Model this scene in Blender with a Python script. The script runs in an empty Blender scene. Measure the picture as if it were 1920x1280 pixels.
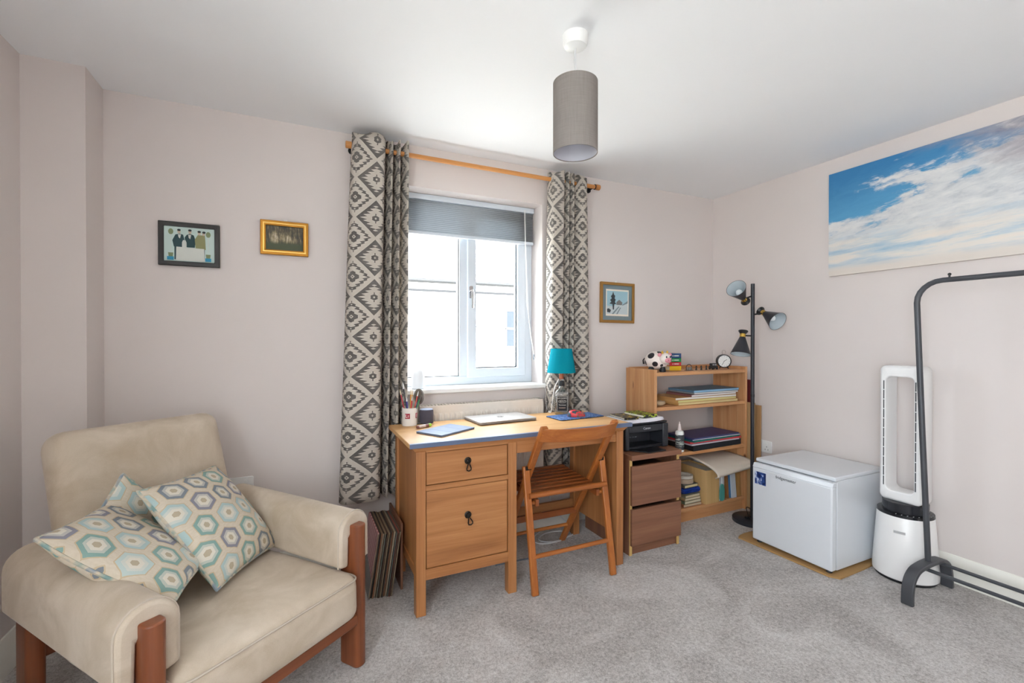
import bpy, bmesh, math, random
from mathutils import Vector, Matrix

# ------------------------------------------------------------------ camera, world, light, exposure
R = math.radians
sc = bpy.context.scene
col = sc.collection
rnd = random.Random(7)

cam_d = bpy.data.cameras.new('camera'); cam = bpy.data.objects.new('camera', cam_d); col.objects.link(cam)
cam_d.lens = 16.0; cam_d.sensor_width = 36.0; cam_d.clip_start = 0.02
cam.location = (0, 0, 1.26); cam.rotation_euler = (R(90 - 0.32), 0, R(-25.15))
sc.camera = cam

world = bpy.data.worlds.new('sky'); sc.world = world; world.use_nodes = True
bg = world.node_tree.nodes['Background']
bg.inputs['Color'].default_value = (0.84, 0.93, 1.0, 1)     # even overcast daylight
bg.inputs['Strength'].default_value = 9.0

sun_d = bpy.data.lights.new('sun', 'SUN'); sun = bpy.data.objects.new('sun', sun_d); col.objects.link(sun)
sun_d.energy = 10.0; sun_d.angle = R(2.0); sun_d.color = (.98, .985, 1.0)
sun.rotation_euler = Vector((-.35, .42, -1.0)).to_track_quat('-Z', 'Y').to_euler()      # from behind the house, onto the street and the house opposite

def portal(name, loc, rot, sx, sy):
    l = bpy.data.lights.new(name, 'AREA'); l.shape = 'RECTANGLE'; l.size = sx; l.size_y = sy
    l.cycles.is_portal = True
    o = bpy.data.objects.new(name, l); col.objects.link(o); o.location = loc; o.rotation_euler = rot
portal('daylight_portal', (1.011, 2.95, 1.55), (R(-90), 0, 0), 0.96, 1.24)      # -Z of the lamp points into the room
portal('daylight_portal', (-1.12, -.60, 1.425), (0, R(-90), 0), 1.7, 1.6)  # guides sky light through the added fill window

sc.view_settings.view_transform = 'Standard'; sc.view_settings.look = 'None'
sc.view_settings.gamma = 1.0; sc.view_settings.use_curve_mapping = False
sc.view_settings.exposure = 0.86
sc.cycles.max_bounces = 10; sc.cycles.diffuse_bounces = 6; sc.cycles.transparent_max_bounces = 12
sc.cycles.use_denoising = True
sc.cycles.sample_clamp_indirect = 40.0

# ------------------------------------------------------------------ helpers
def hx(h):
    h = h.lstrip('#'); v = [int(h[i:i+2], 16) / 255 for i in (0, 2, 4)]
    return tuple(x / 12.92 if x <= .04045 else ((x + .055) / 1.055) ** 2.4 for x in v)

class N:
    """a node socket with arithmetic"""
    def __init__(s, t, k): s.t, s.k = t, k
    def _m(s, op, *a):
        n = s.t.nodes.new('ShaderNodeMath'); n.operation = op
        for i, x in enumerate((s,) + a):
            if isinstance(x, N): s.t.links.new(x.k, n.inputs[i])
            else: n.inputs[i].default_value = x
        return N(s.t, n.outputs[0])
    def __add__(s, o): return s._m('ADD', o)
    __radd__ = __add__
    def __sub__(s, o): return s._m('SUBTRACT', o)
    def __rsub__(s, o): return (s * -1.0) + o
    def __mul__(s, o): return s._m('MULTIPLY', o)
    __rmul__ = __mul__
    def __truediv__(s, o): return s._m('DIVIDE', o)
    def abs(s): return s._m('ABSOLUTE')
    def mod(s, o): return s._m('FLOORED_MODULO', o)
    def gt(s, o): return s._m('GREATER_THAN', o)
    def lt(s, o): return s._m('LESS_THAN', o)
    def max(s, o): return s._m('MAXIMUM', o)
    def min(s, o): return s._m('MINIMUM', o)
    def clamp(s): return s._m('MAXIMUM', 0.0)._m('MINIMUM', 1.0)
    def round(s): return s._m('ROUND')
    def smooth(s, a, b):
        n = s.t.nodes.new('ShaderNodeMapRange'); n.interpolation_type = 'SMOOTHSTEP'
        s.t.links.new(s.k, n.inputs[0]); n.inputs[1].default_value = a; n.inputs[2].default_value = b
        return N(s.t, n.outputs[0])

class Mat:
    """a principled material being built"""
    def __init__(s, name, rough=.5, metal=0., spec=.5):
        s.m = bpy.data.materials.new(name); s.m.use_nodes = True; s.t = s.m.node_tree
        s.p = s.t.nodes['Principled BSDF']
        s.p.inputs['Roughness'].default_value = rough; s.p.inputs['Metallic'].default_value = metal
        s.p.inputs['Specular IOR Level'].default_value = spec
    def coord(s, kind='Object', scale=(1, 1, 1), jitter=False):
        tc = s.t.nodes.new('ShaderNodeTexCoord'); v = tc.outputs[kind]
        if jitter:
            oi = s.t.nodes.new('ShaderNodeObjectInfo'); a = s.t.nodes.new('ShaderNodeVectorMath'); a.operation = 'ADD'
            mu = s.t.nodes.new('ShaderNodeMath'); mu.operation = 'MULTIPLY'; mu.inputs[1].default_value = 23.0
            s.t.links.new(oi.outputs['Random'], mu.inputs[0]); s.t.links.new(v, a.inputs[0]); s.t.links.new(mu.outputs[0], a.inputs[1])
            v = a.outputs[0]
        mp = s.t.nodes.new('ShaderNodeMapping'); mp.inputs['Scale'].default_value = scale
        s.t.links.new(v, mp.inputs['Vector']); return mp.outputs[0]
    def xyz(s, v):
        n = s.t.nodes.new('ShaderNodeSeparateXYZ'); s.t.links.new(v, n.inputs[0]); return [N(s.t, o) for o in n.outputs]
    def vec(s, *a):
        n = s.t.nodes.new('ShaderNodeCombineXYZ')
        for i, x in enumerate(a):
            if isinstance(x, N): s.t.links.new(x.k, n.inputs[i])
            else: n.inputs[i].default_value = x
        return n.outputs[0]
    def noise(s, v, scale=5, detail=3, rough=.5, dist=0.):
        n = s.t.nodes.new('ShaderNodeTexNoise'); n.inputs['Scale'].default_value = scale; n.inputs['Detail'].default_value = detail
        n.inputs['Roughness'].default_value = rough; n.inputs['Distortion'].default_value = dist
        s.t.links.new(v, n.inputs['Vector']); return N(s.t, n.outputs['Fac'])
    def voronoi(s, v, scale=5):
        n = s.t.nodes.new('ShaderNodeTexVoronoi'); n.inputs['Scale'].default_value = scale
        s.t.links.new(v, n.inputs['Vector']); return N(s.t, n.outputs['Distance'])
    def white(s, v):
        n = s.t.nodes.new('ShaderNodeTexWhiteNoise'); n.noise_dimensions = '3D'
        s.t.links.new(v, n.inputs['Vector']); return N(s.t, n.outputs['Value'])
    def ramp(s, f, stops, const=False):
        n = s.t.nodes.new('ShaderNodeValToRGB'); e = n.color_ramp.elements
        if const: n.color_ramp.interpolation = 'CONSTANT'
        while len(e) < len(stops): e.new(.5)
        for q, (p, c) in zip(e, stops): q.position = p; q.color = tuple(c) + (1,)
        s.t.links.new(f.k, n.inputs[0]); return n.outputs[0]
    def mix(s, f, a, b, mode='MIX'):
        n = s.t.nodes.new('ShaderNodeMix'); n.data_type = 'RGBA'; n.blend_type = mode
        for i, x in ((0, f), (6, a), (7, b)):
            if isinstance(x, N): s.t.links.new(x.k, n.inputs[i])
            elif isinstance(x, bpy.types.NodeSocket): s.t.links.new(x, n.inputs[i])
            elif isinstance(x, (int, float)): n.inputs[i].default_value = x
            else: n.inputs[i].default_value = tuple(x) + (1,)
        return n.outputs[2]
    def color(s, c):
        if isinstance(c, bpy.types.NodeSocket): s.t.links.new(c, s.p.inputs['Base Color'])
        else: s.p.inputs['Base Color'].default_value = tuple(c) + (1,)
        return s
    def bump(s, h, strength=.2, dist=.01):
        n = s.t.nodes.new('ShaderNodeBump'); n.inputs['Strength'].default_value = strength; n.inputs['Distance'].default_value = dist
        s.t.links.new(h.k, n.inputs['Height']); s.t.links.new(n.outputs[0], s.p.inputs['Normal']); return s

_plain = {}
def plain(c, rough=.5, metal=0., vary=.06, spec=.5):
    """one colour with a faint mottling"""
    key = (c, rough, metal, spec)
    if key in _plain: return _plain[key]
    k = hx(c); M = Mat('paint_' + c.strip('#'), rough, metal, spec)
    f = M.noise(M.coord(), 18, 3)
    M.color(M.mix(f, tuple(x * (1 - vary) for x in k), tuple(min(1, x * (1 + vary)) for x in k)))
    _plain[key] = M.m; return M.m

def wood(name, dark, mid, light, axis, grain=1., rough=.45, knots=False, bump=.08):
    M = Mat(name + '_' + axis, rough)
    s = [14 * grain] * 3; s['xyz'.index(axis)] = .9 * grain
    v = M.coord('Object', tuple(s), jitter=True)
    a = M.noise(v, 1.0, 4, .6, 1.2)
    s2 = [120 * grain] * 3; s2['xyz'.index(axis)] = 3 * grain
    b = M.noise(M.coord('Object', tuple(s2), jitter=True), 1.0, 2, .5)
    f = (a * .75 + b * .3).clamp()
    c = M.ramp(f, [(.25, hx(dark)), (.5, hx(mid)), (.78, hx(light))])
    if knots:
        s3 = [1.] * 3; s3['xyz'.index(axis)] = .45
        d = M.voronoi(M.coord('Object', tuple(s3), jitter=True), 7.0)
        c = M.mix(1.0 - d.smooth(.06, .13), c, hx('#6b3c1e'))
    M.color(c).bump(f, bump, .002)
    return M.m

def glass_mat(name, tint=(1, 1, 1), gloss=.06):
    m = bpy.data.materials.new(name); m.use_nodes = True; t = m.node_tree; t.nodes.clear()
    o = t.nodes.new('ShaderNodeOutputMaterial'); mx = t.nodes.new('ShaderNodeMixShader'); mx.inputs[0].default_value = gloss
    a = t.nodes.new('ShaderNodeBsdfTransparent'); a.inputs[0].default_value = tuple(tint) + (1,)
    g = t.nodes.new('ShaderNodeBsdfGlossy'); g.inputs['Roughness'].default_value = .03
    t.links.new(a.outputs[0], mx.inputs[1]); t.links.new(g.outputs[0], mx.inputs[2]); t.links.new(mx.outputs[0], o.inputs[0])
    return m

def see_through(M, fac, c):
    """lets some daylight glow through a cloth"""
    t = M.t; tr = t.nodes.new('ShaderNodeBsdfTranslucent'); tr.inputs[0].default_value = tuple(c) + (1,)
    mx = t.nodes.new('ShaderNodeMixShader'); mx.inputs[0].default_value = fac; out = t.nodes['Material Output']
    t.links.new(M.p.outputs[0], mx.inputs[1]); t.links.new(tr.outputs[0], mx.inputs[2]); t.links.new(mx.outputs[0], out.inputs[0]); return M.m

class MB:
    """collects shapes for ONE mesh object"""
    def __init__(s): s.v = []; s.f = []; s.m = []; s.u = []
    def add(s, vs, fs, mi=0, M=None, uv=None):
        o = len(s.v)
        s.v += [(M @ Vector(p)) if M is not None else Vector(p) for p in vs]
        for i, f in enumerate(fs):
            s.f.append([o + k for k in f]); s.m.append(mi); s.u.append([uv[k] for k in f] if uv else None)
        return s
    def box(s, x0, x1, y0, y1, z0, z1, mi=0, M=None):
        v = [(x, y, z) for z in (z0, z1) for y in (y0, y1) for x in (x0, x1)]
        return s.add(v, [(0, 2, 3, 1), (4, 5, 7, 6), (0, 1, 5, 4), (2, 6, 7, 3), (0, 4, 6, 2), (1, 3, 7, 5)], mi, M)
    def bar(s, a, b, w, h, mi=0, up=(0, 0, 1)):
        """a box bar from a to b, w wide (sideways) and h high"""
        a, b = Vector(a), Vector(b); d = (b - a); L = d.length; d.normalize()
        x = d.cross(Vector(up)).normalized(); z = x.cross(d)
        M = Matrix((( x.x, d.x, z.x, a.x), (x.y, d.y, z.y, a.y), (x.z, d.z, z.z, a.z), (0, 0, 0, 1)))
        return s.box(-w/2, w/2, 0, L, -h/2, h/2, mi, M)
    def tube(s, pts, r, n=10, mi=0, closed=False, caps=True):
        pts = [Vector(p) for p in pts]; m = len(pts); rs = r if isinstance(r, (list, tuple)) else [r] * m
        t0 = (pts[1] - pts[0]).normalized(); u = t0.orthogonal().normalized(); vs = []
        for i, p in enumerate(pts):
            a = pts[(i - 1) % m] if (i or closed) else p; b = pts[(i + 1) % m] if (i < m - 1 or closed) else p
            t = (b - a).normalized(); u = (u - t * u.dot(t)).normalized(); w = t.cross(u)
            vs += [p + (u * math.cos(k * 2 * math.pi / n) + w * math.sin(k * 2 * math.pi / n)) * rs[i] for k in range(n)]
        fs = []
        for i in range(m if closed else m - 1):
            j = (i + 1) % m
            fs += [(i*n + k, i*n + (k+1) % n, j*n + (k+1) % n, j*n + k) for k in range(n)]
        if caps and not closed: fs += [tuple(range(n))[::-1], tuple((m-1)*n + k for k in range(n))]
        return s.add(vs, fs, mi)
    def lathe(s, prof, n=24, mi=0, M=None, sx=1., sy=1.):
        vs = []; fs = []
        for r, z in prof: vs += [(r*sx*math.cos(k*2*math.pi/n), r*sy*math.sin(k*2*math.pi/n), z) for k in range(n)]
        for i in range(len(prof) - 1):
            fs += [(i*n + k, i*n + (k+1) % n, (i+1)*n + (k+1) % n, (i+1)*n + k) for k in range(n)]
        shut = tuple(prof[0]) == tuple(prof[-1])
        if shut:
            L = len(prof) - 1; vs = vs[:L*n]; fs = [tuple(k % (L*n) for k in q) for q in fs]
        if prof[0][0] > 1e-5 and not shut: fs.append(tuple(range(n))[::-1])
        if prof[-1][0] > 1e-5 and not shut: fs.append(tuple((len(prof)-1)*n + k for k in range(n)))
        return s.add(vs, fs, mi, M)
    def prism(s, poly, z0, z1, mi=0, M=None):
        n = len(poly); vs = [(x, y, z0) for x, y in poly] + [(x, y, z1) for x, y in poly]
        fs = [tuple(range(n))[::-1], tuple(range(n, 2*n))] + [(k, (k+1) % n, n + (k+1) % n, n + k) for k in range(n)]
        return s.add(vs, fs, mi, M)
    def ball(s, c, rx, ry=None, rz=None, n=16, mi=0, M=None):
        ry = ry or rx; rz = rz or rx
        T = Matrix.Translation(c) @ Matrix.Diagonal((rx, ry, rz, 1))
        if M is not None: T = M @ T
        return s.lathe([(max(math.sin(math.pi*i/10), 1e-6), -math.cos(math.pi*i/10)) for i in range(11)], n, mi, T)
    def ring(s, x0, x1, z0, z1, w, y0, y1, mi=0, M=None):
        """a rectangular frame in the XZ plane"""
        o = [(x0, z0), (x1, z0), (x1, z1), (x0, z1)]; i = [(x0+w, z0+w), (x1-w, z0+w), (x1-w, z1-w), (x0+w, z1-w)]
        vs = [(x, y, z) for y in (y0, y1) for x, z in o + i]; fs = []
        for k in range(4):
            j = (k + 1) % 4
            fs += [(k, j, 4+j, 4+k), (8+k, 12+k, 12+j, 8+j), (k, 8+k, 8+j, j), (4+k, 4+j, 12+j, 12+k)]
        return s.add(vs, fs, mi, M)

PM = {}                                             # world matrix of each Empty
def finish(o, label=None, cat=None, group=None, kind=None):
    if label: o['label'] = label
    if cat: o['category'] = cat
    if group: o['group'] = group
    if kind: o['kind'] = kind
    return o
def thing(name, loc, label, cat, rotz=0., group=None, kind=None):
    o = bpy.data.objects.new(name, None); col.objects.link(o); o.location = loc; o.rotation_euler = (0, 0, rotz)
    o.empty_display_size = .05
    PM[o] = Matrix.Translation(loc) @ Matrix.Rotation(rotz, 4, 'Z')
    return finish(o, label, cat, group, kind)
def obj(name, mb, mats, parent=None, bevel=0., smooth=35., world=False, sub=0, solid=0., seg=2, label=None, cat=None, group=None, kind=None):
    """links the collected shapes as one mesh. world=True: coordinates are given in the room's frame"""
    me = bpy.data.meshes.new(name)
    vs = mb.v
    loc = None
    if parent is not None and world:
        I = PM[parent].inverted(); vs = [I @ p for p in vs]
    elif parent is None:
        lo = [min(p[i] for p in vs) for i in range(3)]; hi = [max(p[i] for p in vs) for i in range(3)]
        loc = Vector(((lo[0]+hi[0])/2, (lo[1]+hi[1])/2, lo[2])); vs = [p - loc for p in vs]
    me.from_pydata([tuple(p) for p in vs], [], mb.f)
    for m in (mats if isinstance(mats, (list, tuple)) else [mats]): me.materials.append(m)
    me.polygons.foreach_set('material_index', mb.m)
    if any(u for u in mb.u):
        L = me.uv_layers.new(name='UVMap'); i = 0
        for u in mb.u:
            for q in (u or []): L.data[i].uv = q; i += 1
    bm = bmesh.new(); bm.from_mesh(me); bmesh.ops.recalc_face_normals(bm, faces=bm.faces); bm.to_mesh(me); bm.free()
    if smooth:
        me.shade_smooth()
        me.set_sharp_from_angle(angle=R(smooth))
    o = bpy.data.objects.new(name, me); col.objects.link(o)
    if loc is not None: o.location = loc; PM[o] = Matrix.Translation(loc)
    if parent is not None: o.parent = parent; PM[o] = PM[parent].copy()
    if solid:
        k = o.modifiers.new('thickness', 'SOLIDIFY'); k.thickness = solid; k.offset = 0
    if bevel:
        k = o.modifiers.new('edges', 'BEVEL'); k.width = bevel; k.segments = seg; k.limit_method = 'ANGLE'; k.angle_limit = R(40)
    if sub:
        k = o.modifiers.new('smooth', 'SUBSURF'); k.levels = sub; k.render_levels = sub
    return finish(o, label, cat, group, kind)
def box(name, b, mat, parent=None, bevel=.002, world=True, **k):
    return obj(name, MB().box(*b), mat, parent, bevel, world=world, **k)
def text(name, body, size, mat, parent, M, depth=.0004, **k):
    """lettering lying in the XY plane of matrix M (in the parent's frame)"""
    cu = bpy.data.curves.new(name, 'FONT'); cu.body = body; cu.size = size; cu.extrude = depth; cu.align_x = 'CENTER'; cu.align_y = 'CENTER'
    cu.resolution_u = 3
    t = bpy.data.objects.new(name, cu); col.objects.link(t); bpy.context.view_layer.update()
    me = bpy.data.meshes.new_from_object(t.evaluated_get(bpy.context.evaluated_depsgraph_get()))
    bpy.data.objects.remove(t); me.transform(M); me.materials.clear(); me.materials.append(mat)
    o = bpy.data.objects.new(name, me); col.objects.link(o); o.parent = parent; return finish(o, **k)
def frame_M(o, x, y):
    """matrix with origin o and X, Y axes"""
    x = Vector(x).normalized(); y = Vector(y).normalized(); z = x.cross(y); o = Vector(o)
    return Matrix(((x.x, y.x, z.x, o.x), (x.y, y.y, z.y, o.y), (x.z, y.z, z.z, o.z), (0, 0, 0, 1)))
def copy_tree(o, loc=None, parent=None, label=None):
    c = o.copy(); col.objects.link(c)
    if parent is not None: c.parent = parent
    if loc is not None: c.location = loc
    if label: c['label'] = label
    for ch in [q for q in bpy.data.objects if q.parent == o]: copy_tree(ch, None, c)
    return c
def catmull(P, n):
    P = [Vector(p) for p in P]; out = []
    for i in range(len(P) - 1):
        a, b, c, d = P[max(i-1, 0)], P[i], P[i+1], P[min(i+2, len(P)-1)]
        for k in range(n):
            t = k / n
            out.append(.5 * ((2*b) + (c-a)*t + (2*a-5*b+4*c-d)*t*t + (3*b-a-3*c+d)*t**3))
    return out + [P[-1]]
def arc(cx, cy, r, a0, a1, n): return [(cx + r*math.cos(R(a0+(a1-a0)*k/n)), cy + r*math.sin(R(a0+(a1-a0)*k/n))) for k in range(n+1)]
def rrect(x0, x1, y0, y1, r, n=4):
    return arc(x1-r, y0+r, r, -90, 0, n) + arc(x1-r, y1-r, r, 0, 90, n) + arc(x0+r, y1-r, r, 90, 180, n) + arc(x0+r, y0+r, r, 180, 270, n)

# ------------------------------------------------------------------ materials
def wall_paint(name, c, amp=.03):
    M = Mat(name, .75, 0, .25); k = hx(c); v = M.coord()
    f = M.noise(v, 2.2, 2); g = M.noise(v, 260, 2)
    M.color(M.mix(f, tuple(x*(1-amp) for x in k), tuple(min(1, x*(1+amp)) for x in k))).bump(g, .05, .002); return M.m
WALL = wall_paint('wall_paint_warm_white', '#dfd6d2')
CEIL = wall_paint('ceiling_paint_white', '#f3f4f6', .01)
TRIM = wall_paint('trim_gloss_white', '#eceae2', .01)
UPVC = plain('#d8e0e8', .3, 0, .01)
def carpet():
    M = Mat('grey_carpet_pile', .95, 0, .1); v = M.coord('Object')
    big = M.noise(v, 2.6, 5, .62, .8); mid = M.noise(v, 70, 3, .7); fine = M.noise(v, 190, 3, .8)
    f = (fine * .9 + mid * .75 + big * .75 - .70).clamp()
    M.color(M.ramp(f, [(.22, hx('#a39e9b')), (.5, hx('#d3cecb')), (.75, hx('#efecea'))])).bump(fine * .7 + mid * .4, .9, .012)
    return M.m
CARPET = carpet()
OAK = {a: wood('oak', '#875430', '#a86f40', '#c08856', a) for a in 'xyz'}
OAKTOP = wood('oak_top', '#c08d55', '#d3a168', '#e2b77f', 'x')
PINE = {a: wood('pine', '#b07444', '#cb9362', '#dbac7e', a, .8, .5, True) for a in 'xyz'}
BEECH = {a: wood('orange_stained_beech', '#8a491c', '#a65f29', '#bd783a', a, 1., .35) for a in 'xyz'}
BEECHD = {a: wood('brown_stained_beech', '#6a3517', '#87481f', '#a05c2c', a, 1., .38) for a in 'xyz'}
TEAK = wood('teak', '#63331d', '#7d4427', '#915433', 'z', .8, .32)
TEAKX = wood('teak', '#63331d', '#7d4427', '#915433', 'x', .8, .32)
WALNUT = {a: wood('walnut_veneer', '#694432', '#825740', '#97694e', a, .9, .45) for a in 'xyz'}
ROD = wood('rod_pine', '#b9773c', '#d08f50', '#dda468', 'x', 1., .4)
BLACK = plain('#1c1c1f', .45)
BLACKM = plain('#33343a', .4, .3)
DARKIRON = plain('#2b2622', .45, .7)
WHITEP = plain('#f2f2f0', .35, 0, .01)
CHROME = plain('#d0d0d2', .15, 1.)
BRASS = plain('#d9b45a', .25, 1.)
GLASS = glass_mat('window_glass')
CLEAR = glass_mat('bottle_glass', (.94, .96, .96), .24)

# ------------------------------------------------------------------ room shell
XL, XR, YB, YF, ZC = -1.007, 3.08, 2.68, -1.45, 2.40
PX, PY = -.805, 2.49                                  # boxed pillar in the corner
WX0, WX1, WZ0, WZ1 = .54, 1.482, .962, 2.16           # window opening
obj('floor', MB().box(XL, XR, YF, YB, -.06, 0), CARPET, kind='structure', label='grey speckled carpet covering the bedroom floor', cat='floor')
obj('ceiling', MB().box(XL-.1, XR+.1, YF-.1, YB+.25, ZC, ZC+.1), CEIL, kind='structure', label='plain white painted ceiling with pendant', cat='ceiling')
w = MB(); Y2 = YB + .25
w.box(XL-.1, WX0, YB, Y2, 0, ZC).box(WX1, XR+.1, YB, Y2, 0, ZC).box(WX0, WX1, YB, Y2, 0, WZ0).box(WX0, WX1, YB, Y2, WZ1, ZC)
obj('wall_back', w, WALL, kind='structure', label='off-white wall holding the window and curtains', cat='wall')
FY0, FY1, FZ0, FZ1 = -1.35, .15, .60, 2.25                # opening for the added fill-light window, unseen beside and behind the viewer
w = MB().box(XL-.1, XL, YF-.1, FY0, 0, ZC).box(XL-.1, XL, FY1, YB, 0, ZC).box(XL-.1, XL, FY0, FY1, 0, FZ0).box(XL-.1, XL, FY0, FY1, FZ1, ZC)
obj('wall_left', w, WALL, kind='structure', label='narrow off-white wall beside the armchair', cat='wall')
obj('wall_pillar', MB().box(XL, PX, PY, YB, 0, ZC), WALL, kind='structure', label='boxed off-white pillar in the corner behind the armchair', cat='wall')
obj('wall_right', MB().box(XR, XR+.1, YF-.1, YB, 0, ZC), WALL, kind='structure', label='off-white wall with the cloud painting', cat='wall')
obj('wall_front', MB().box(XL, XR, YF-.1, YF, 0, ZC), WALL, kind='structure', label='plain off-white wall behind the viewer', cat='wall')
def skirting(name, a, b, label):
    """a profiled board from a to b along the wall; the room is on its left"""
    a, b = Vector(a + (0,)), Vector(b + (0,)); d = (b - a).normalized(); n = Vector((-d.y, d.x, 0))
    pr = [(0, 0), (.018, 0), (.018, .10), (.014, .112), (.012, .125), (.005, .138), (0, .14)]
    vs = [p + n*o + Vector((0, 0, z)) for p in (a, b) for o, z in pr]; k = len(pr)
    fs = [tuple(range(k)), tuple(range(k, 2*k))[::-1]] + [(i, (i+1) % k, k+(i+1) % k, k+i) for i in range(k)]
    obj(name, MB().add(vs, fs), TRIM, smooth=25, kind='structure', label=label, cat='baseboard')
skirting('baseboard_right', (XR, YF), (XR, YB), 'cream skirting board along the painting wall')
skirting('baseboard_back', (XR-.02, YB), (PX, YB), 'cream skirting board below the window wall')
skirting('baseboard_left', (XL, PY), (XL, YF), 'cream skirting board beside the armchair')
skirting('baseboard_pillar', (PX, PY), (XL+.02, PY), 'cream skirting board across the pillar')

# window 1
wn = thing('window_1', ((WX0+WX1)/2, YB+.15, WZ0), 'white plastic window with a fixed pane and an opening casement', 'window', kind='structure')
y0, y1 = 2.83, 2.90
fr = MB().ring(WX0, WX1, WZ0, WZ1, .055, y0, y1).box(.950, 1.012, y0+.001, y1-.001, WZ0+.055, WZ1-.055)
obj('frame', fr, UPVC, wn, .004, world=True)
obj('sash', MB().ring(1.000, 1.425, WZ0+.044, WZ1-.045, .060, y0-.018, y1-.02), UPVC, wn, .006, world=True)
bd = MB().ring(.592, .955, WZ0+.05, WZ1-.05, .010, y0+.012, y0+.02).ring(1.058, 1.367, WZ0+.102, WZ1-.10, .009, y0+.004, y0+.012)
obj('gasket', bd, plain('#2a2c30', .6), wn, world=True)
obj('pane', MB().box(.59, .957, 2.856, 2.862, WZ0+.05, WZ1-.05), GLASS, wn, world=True)
obj('pane', MB().box(1.056, 1.37, 2.848, 2.854, WZ0+.10, WZ1-.10), GLASS, wn, world=True)
hd = MB().prism(rrect(1.010, 1.034, 1.525, 1.605, .008), 0, .012, M=frame_M((0, 2.813, 0), (1, 0, 0), (0, 0, 1)))
h = obj('handle', hd, CHROME, wn, world=True)
obj('lever', MB().tube([(1.022, 2.806, 1.575), (1.022, 2.775, 1.575), (1.022, 2.772, 1.56), (1.022, 2.772, 1.46)], [.007, .007, .009, .007], 8), CHROME, h, world=True)
obj('sill', MB().box(WX0-.035, WX1+.035, 2.635, YB+.001, .935, WZ0).box(WX0+.001, WX1-.001, YB, 2.83, .95, WZ0+.0005), WHITEP, wn, .006, world=True)

# added unseen window, letting fill light in from behind the viewer
wn2 = thing('window_2', (XL-.05, (FY0+FY1)/2, FZ0), 'added unseen two-pane window giving fill light from behind the viewer', 'window', kind='structure')
QM = Matrix(((0, 1, 0, 0), (1, 0, 0, 0), (0, 0, 1, 0), (0, 0, 0, 1)))      # XZ frames turned into the YZ plane
obj('frame', MB().ring(FY0, FY1, FZ0, FZ1, .055, XL-.09, XL-.03, 0, QM).box(-.63, -.57, XL-.089, XL-.031, FZ0+.055, FZ1-.055, 0, QM), UPVC, wn2, .004, world=True)
for a, b in ((FY0+.05, -.63), (-.57, FY1-.05)): obj('pane', MB().box(XL-.063, XL-.057, a, b, FZ0+.05, FZ1-.05), GLASS, wn2, world=True)
obj('sill', MB().box(XL-.03, XL+.05, FY0-.03, FY1+.03, FZ0-.025, FZ0), WHITEP, wn2, .005, world=True)

# ------------------------------------------------------------------ outside
RENDER_W = plain('#f1eee6', .85)
obj('ground_outside', MB().box(-25, 35, 2.95, 30, -2.75, -2.7).box(-25, -1.2, -30, 2.95, -2.75, -2.7), plain('#d2cec4', .9), kind='structure', label='pale paved ground outside the window', cat='ground')
hb = thing('house_opposite', (5, 12, -2.7), 'pale rendered house across the street seen through the window', 'building')
wl = MB(); wins = [(3.95, 4.55, 1.15, 2.06), (5.42, 5.95, 1.0, 2.12), (7.6, 8.2, 1.0, 2.1), (.9, 1.5, 1.0, 2.1)]
wl.box(-6, 16, 12.06, 12.5, -2.7, 2.6)
obj('wall', wl, RENDER_W, hb, world=True)
xs = sorted(wins)
fp = MB(); cur = -6.
for a, b, c, d in xs: fp.box(cur, a, 12, 12.06, -2.7, 2.6).box(a, b, 12, 12.06, -2.7, c).box(a, b, 12, 12.06, d, 2.6); cur = b
fp.box(cur, 16, 12, 12.06, -2.7, 2.6)
obj('facade', fp, RENDER_W, hb, world=True)
for a, b, c, d in xs:
    q = obj('window', MB().ring(a, b, c, d, .05, 12.02, 12.05).box(a, b, 12.02, 12.05, (c+d)/2-.025, (c+d)/2+.025), UPVC, hb, world=True)
    obj('pane', MB().box(a+.04, b-.04, 12.04, 12.05, c+.04, d-.04), plain('#1a242e', .3), q, world=True)
obj('gutter', MB().tube([(-6, 11.86, 2.80), (16, 11.86, 2.80)], .055, 8), plain('#0c0d0f', .6), hb, world=True)
obj('fascia', MB().box(-6, 16, 11.9, 11.94, 2.52, 2.58), plain('#0c0d0f', .6), hb, world=True)
obj('soffit', MB().box(-6, 16, 11.94, 12.5, 2.6, 2.84), RENDER_W, hb, world=True)
obj('roof', MB().add([(-6, 11.85, 2.86), (16, 11.85, 2.86), (16, 15, 4.6), (-6, 15, 4.6), (-6, 15, 2.7), (16, 15, 2.7)], [(0, 1, 2, 3), (3, 2, 5, 4), (0, 3, 4), (1, 5, 2), (0, 4, 5, 1)]), plain('#d8d4cd', .8), hb, world=True)

# ------------------------------------------------------------------ blind, rod, curtains
bl = thing('pleated_blind', (1.01, 2.80, 1.915), 'grey pleated blind drawn a third of the way down the window', 'blind')
BLINDM = Mat('blind_fabric', .8, 0, .2)
_v = BLINDM.coord('Object', (30, 30, 260)); BLINDM.color(BLINDM.mix(BLINDM.noise(_v, 1, 3), hx('#c2c9ce'), hx('#dce0e4')))
see_through(BLINDM, .30, hx('#aeb6bd'))
z0, z1, npl = 1.925, 2.125, 17
pf = [(2.796 if i % 2 else 2.812, z0 + (z1 - z0) * i / (2*npl)) for i in range(2*npl + 1)]
mb = MB(); vs = [(x, y, z) for x in (.548, 1.474) for y, z in pf]; k = len(pf)
mb.add(vs, [(i, i+1, k+i+1, k+i) for i in range(k-1)])
obj('pleated_fabric', mb, BLINDM.m, bl, smooth=20, world=True, solid=.0015)
box('head_rail', (.545, 1.477, 2.785, 2.826, 2.125, 2.158), UPVC, bl, .003)
box('bottom_rail', (.547, 1.475, 2.79, 2.818, 1.908, 1.927), UPVC, bl, .003)
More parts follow.
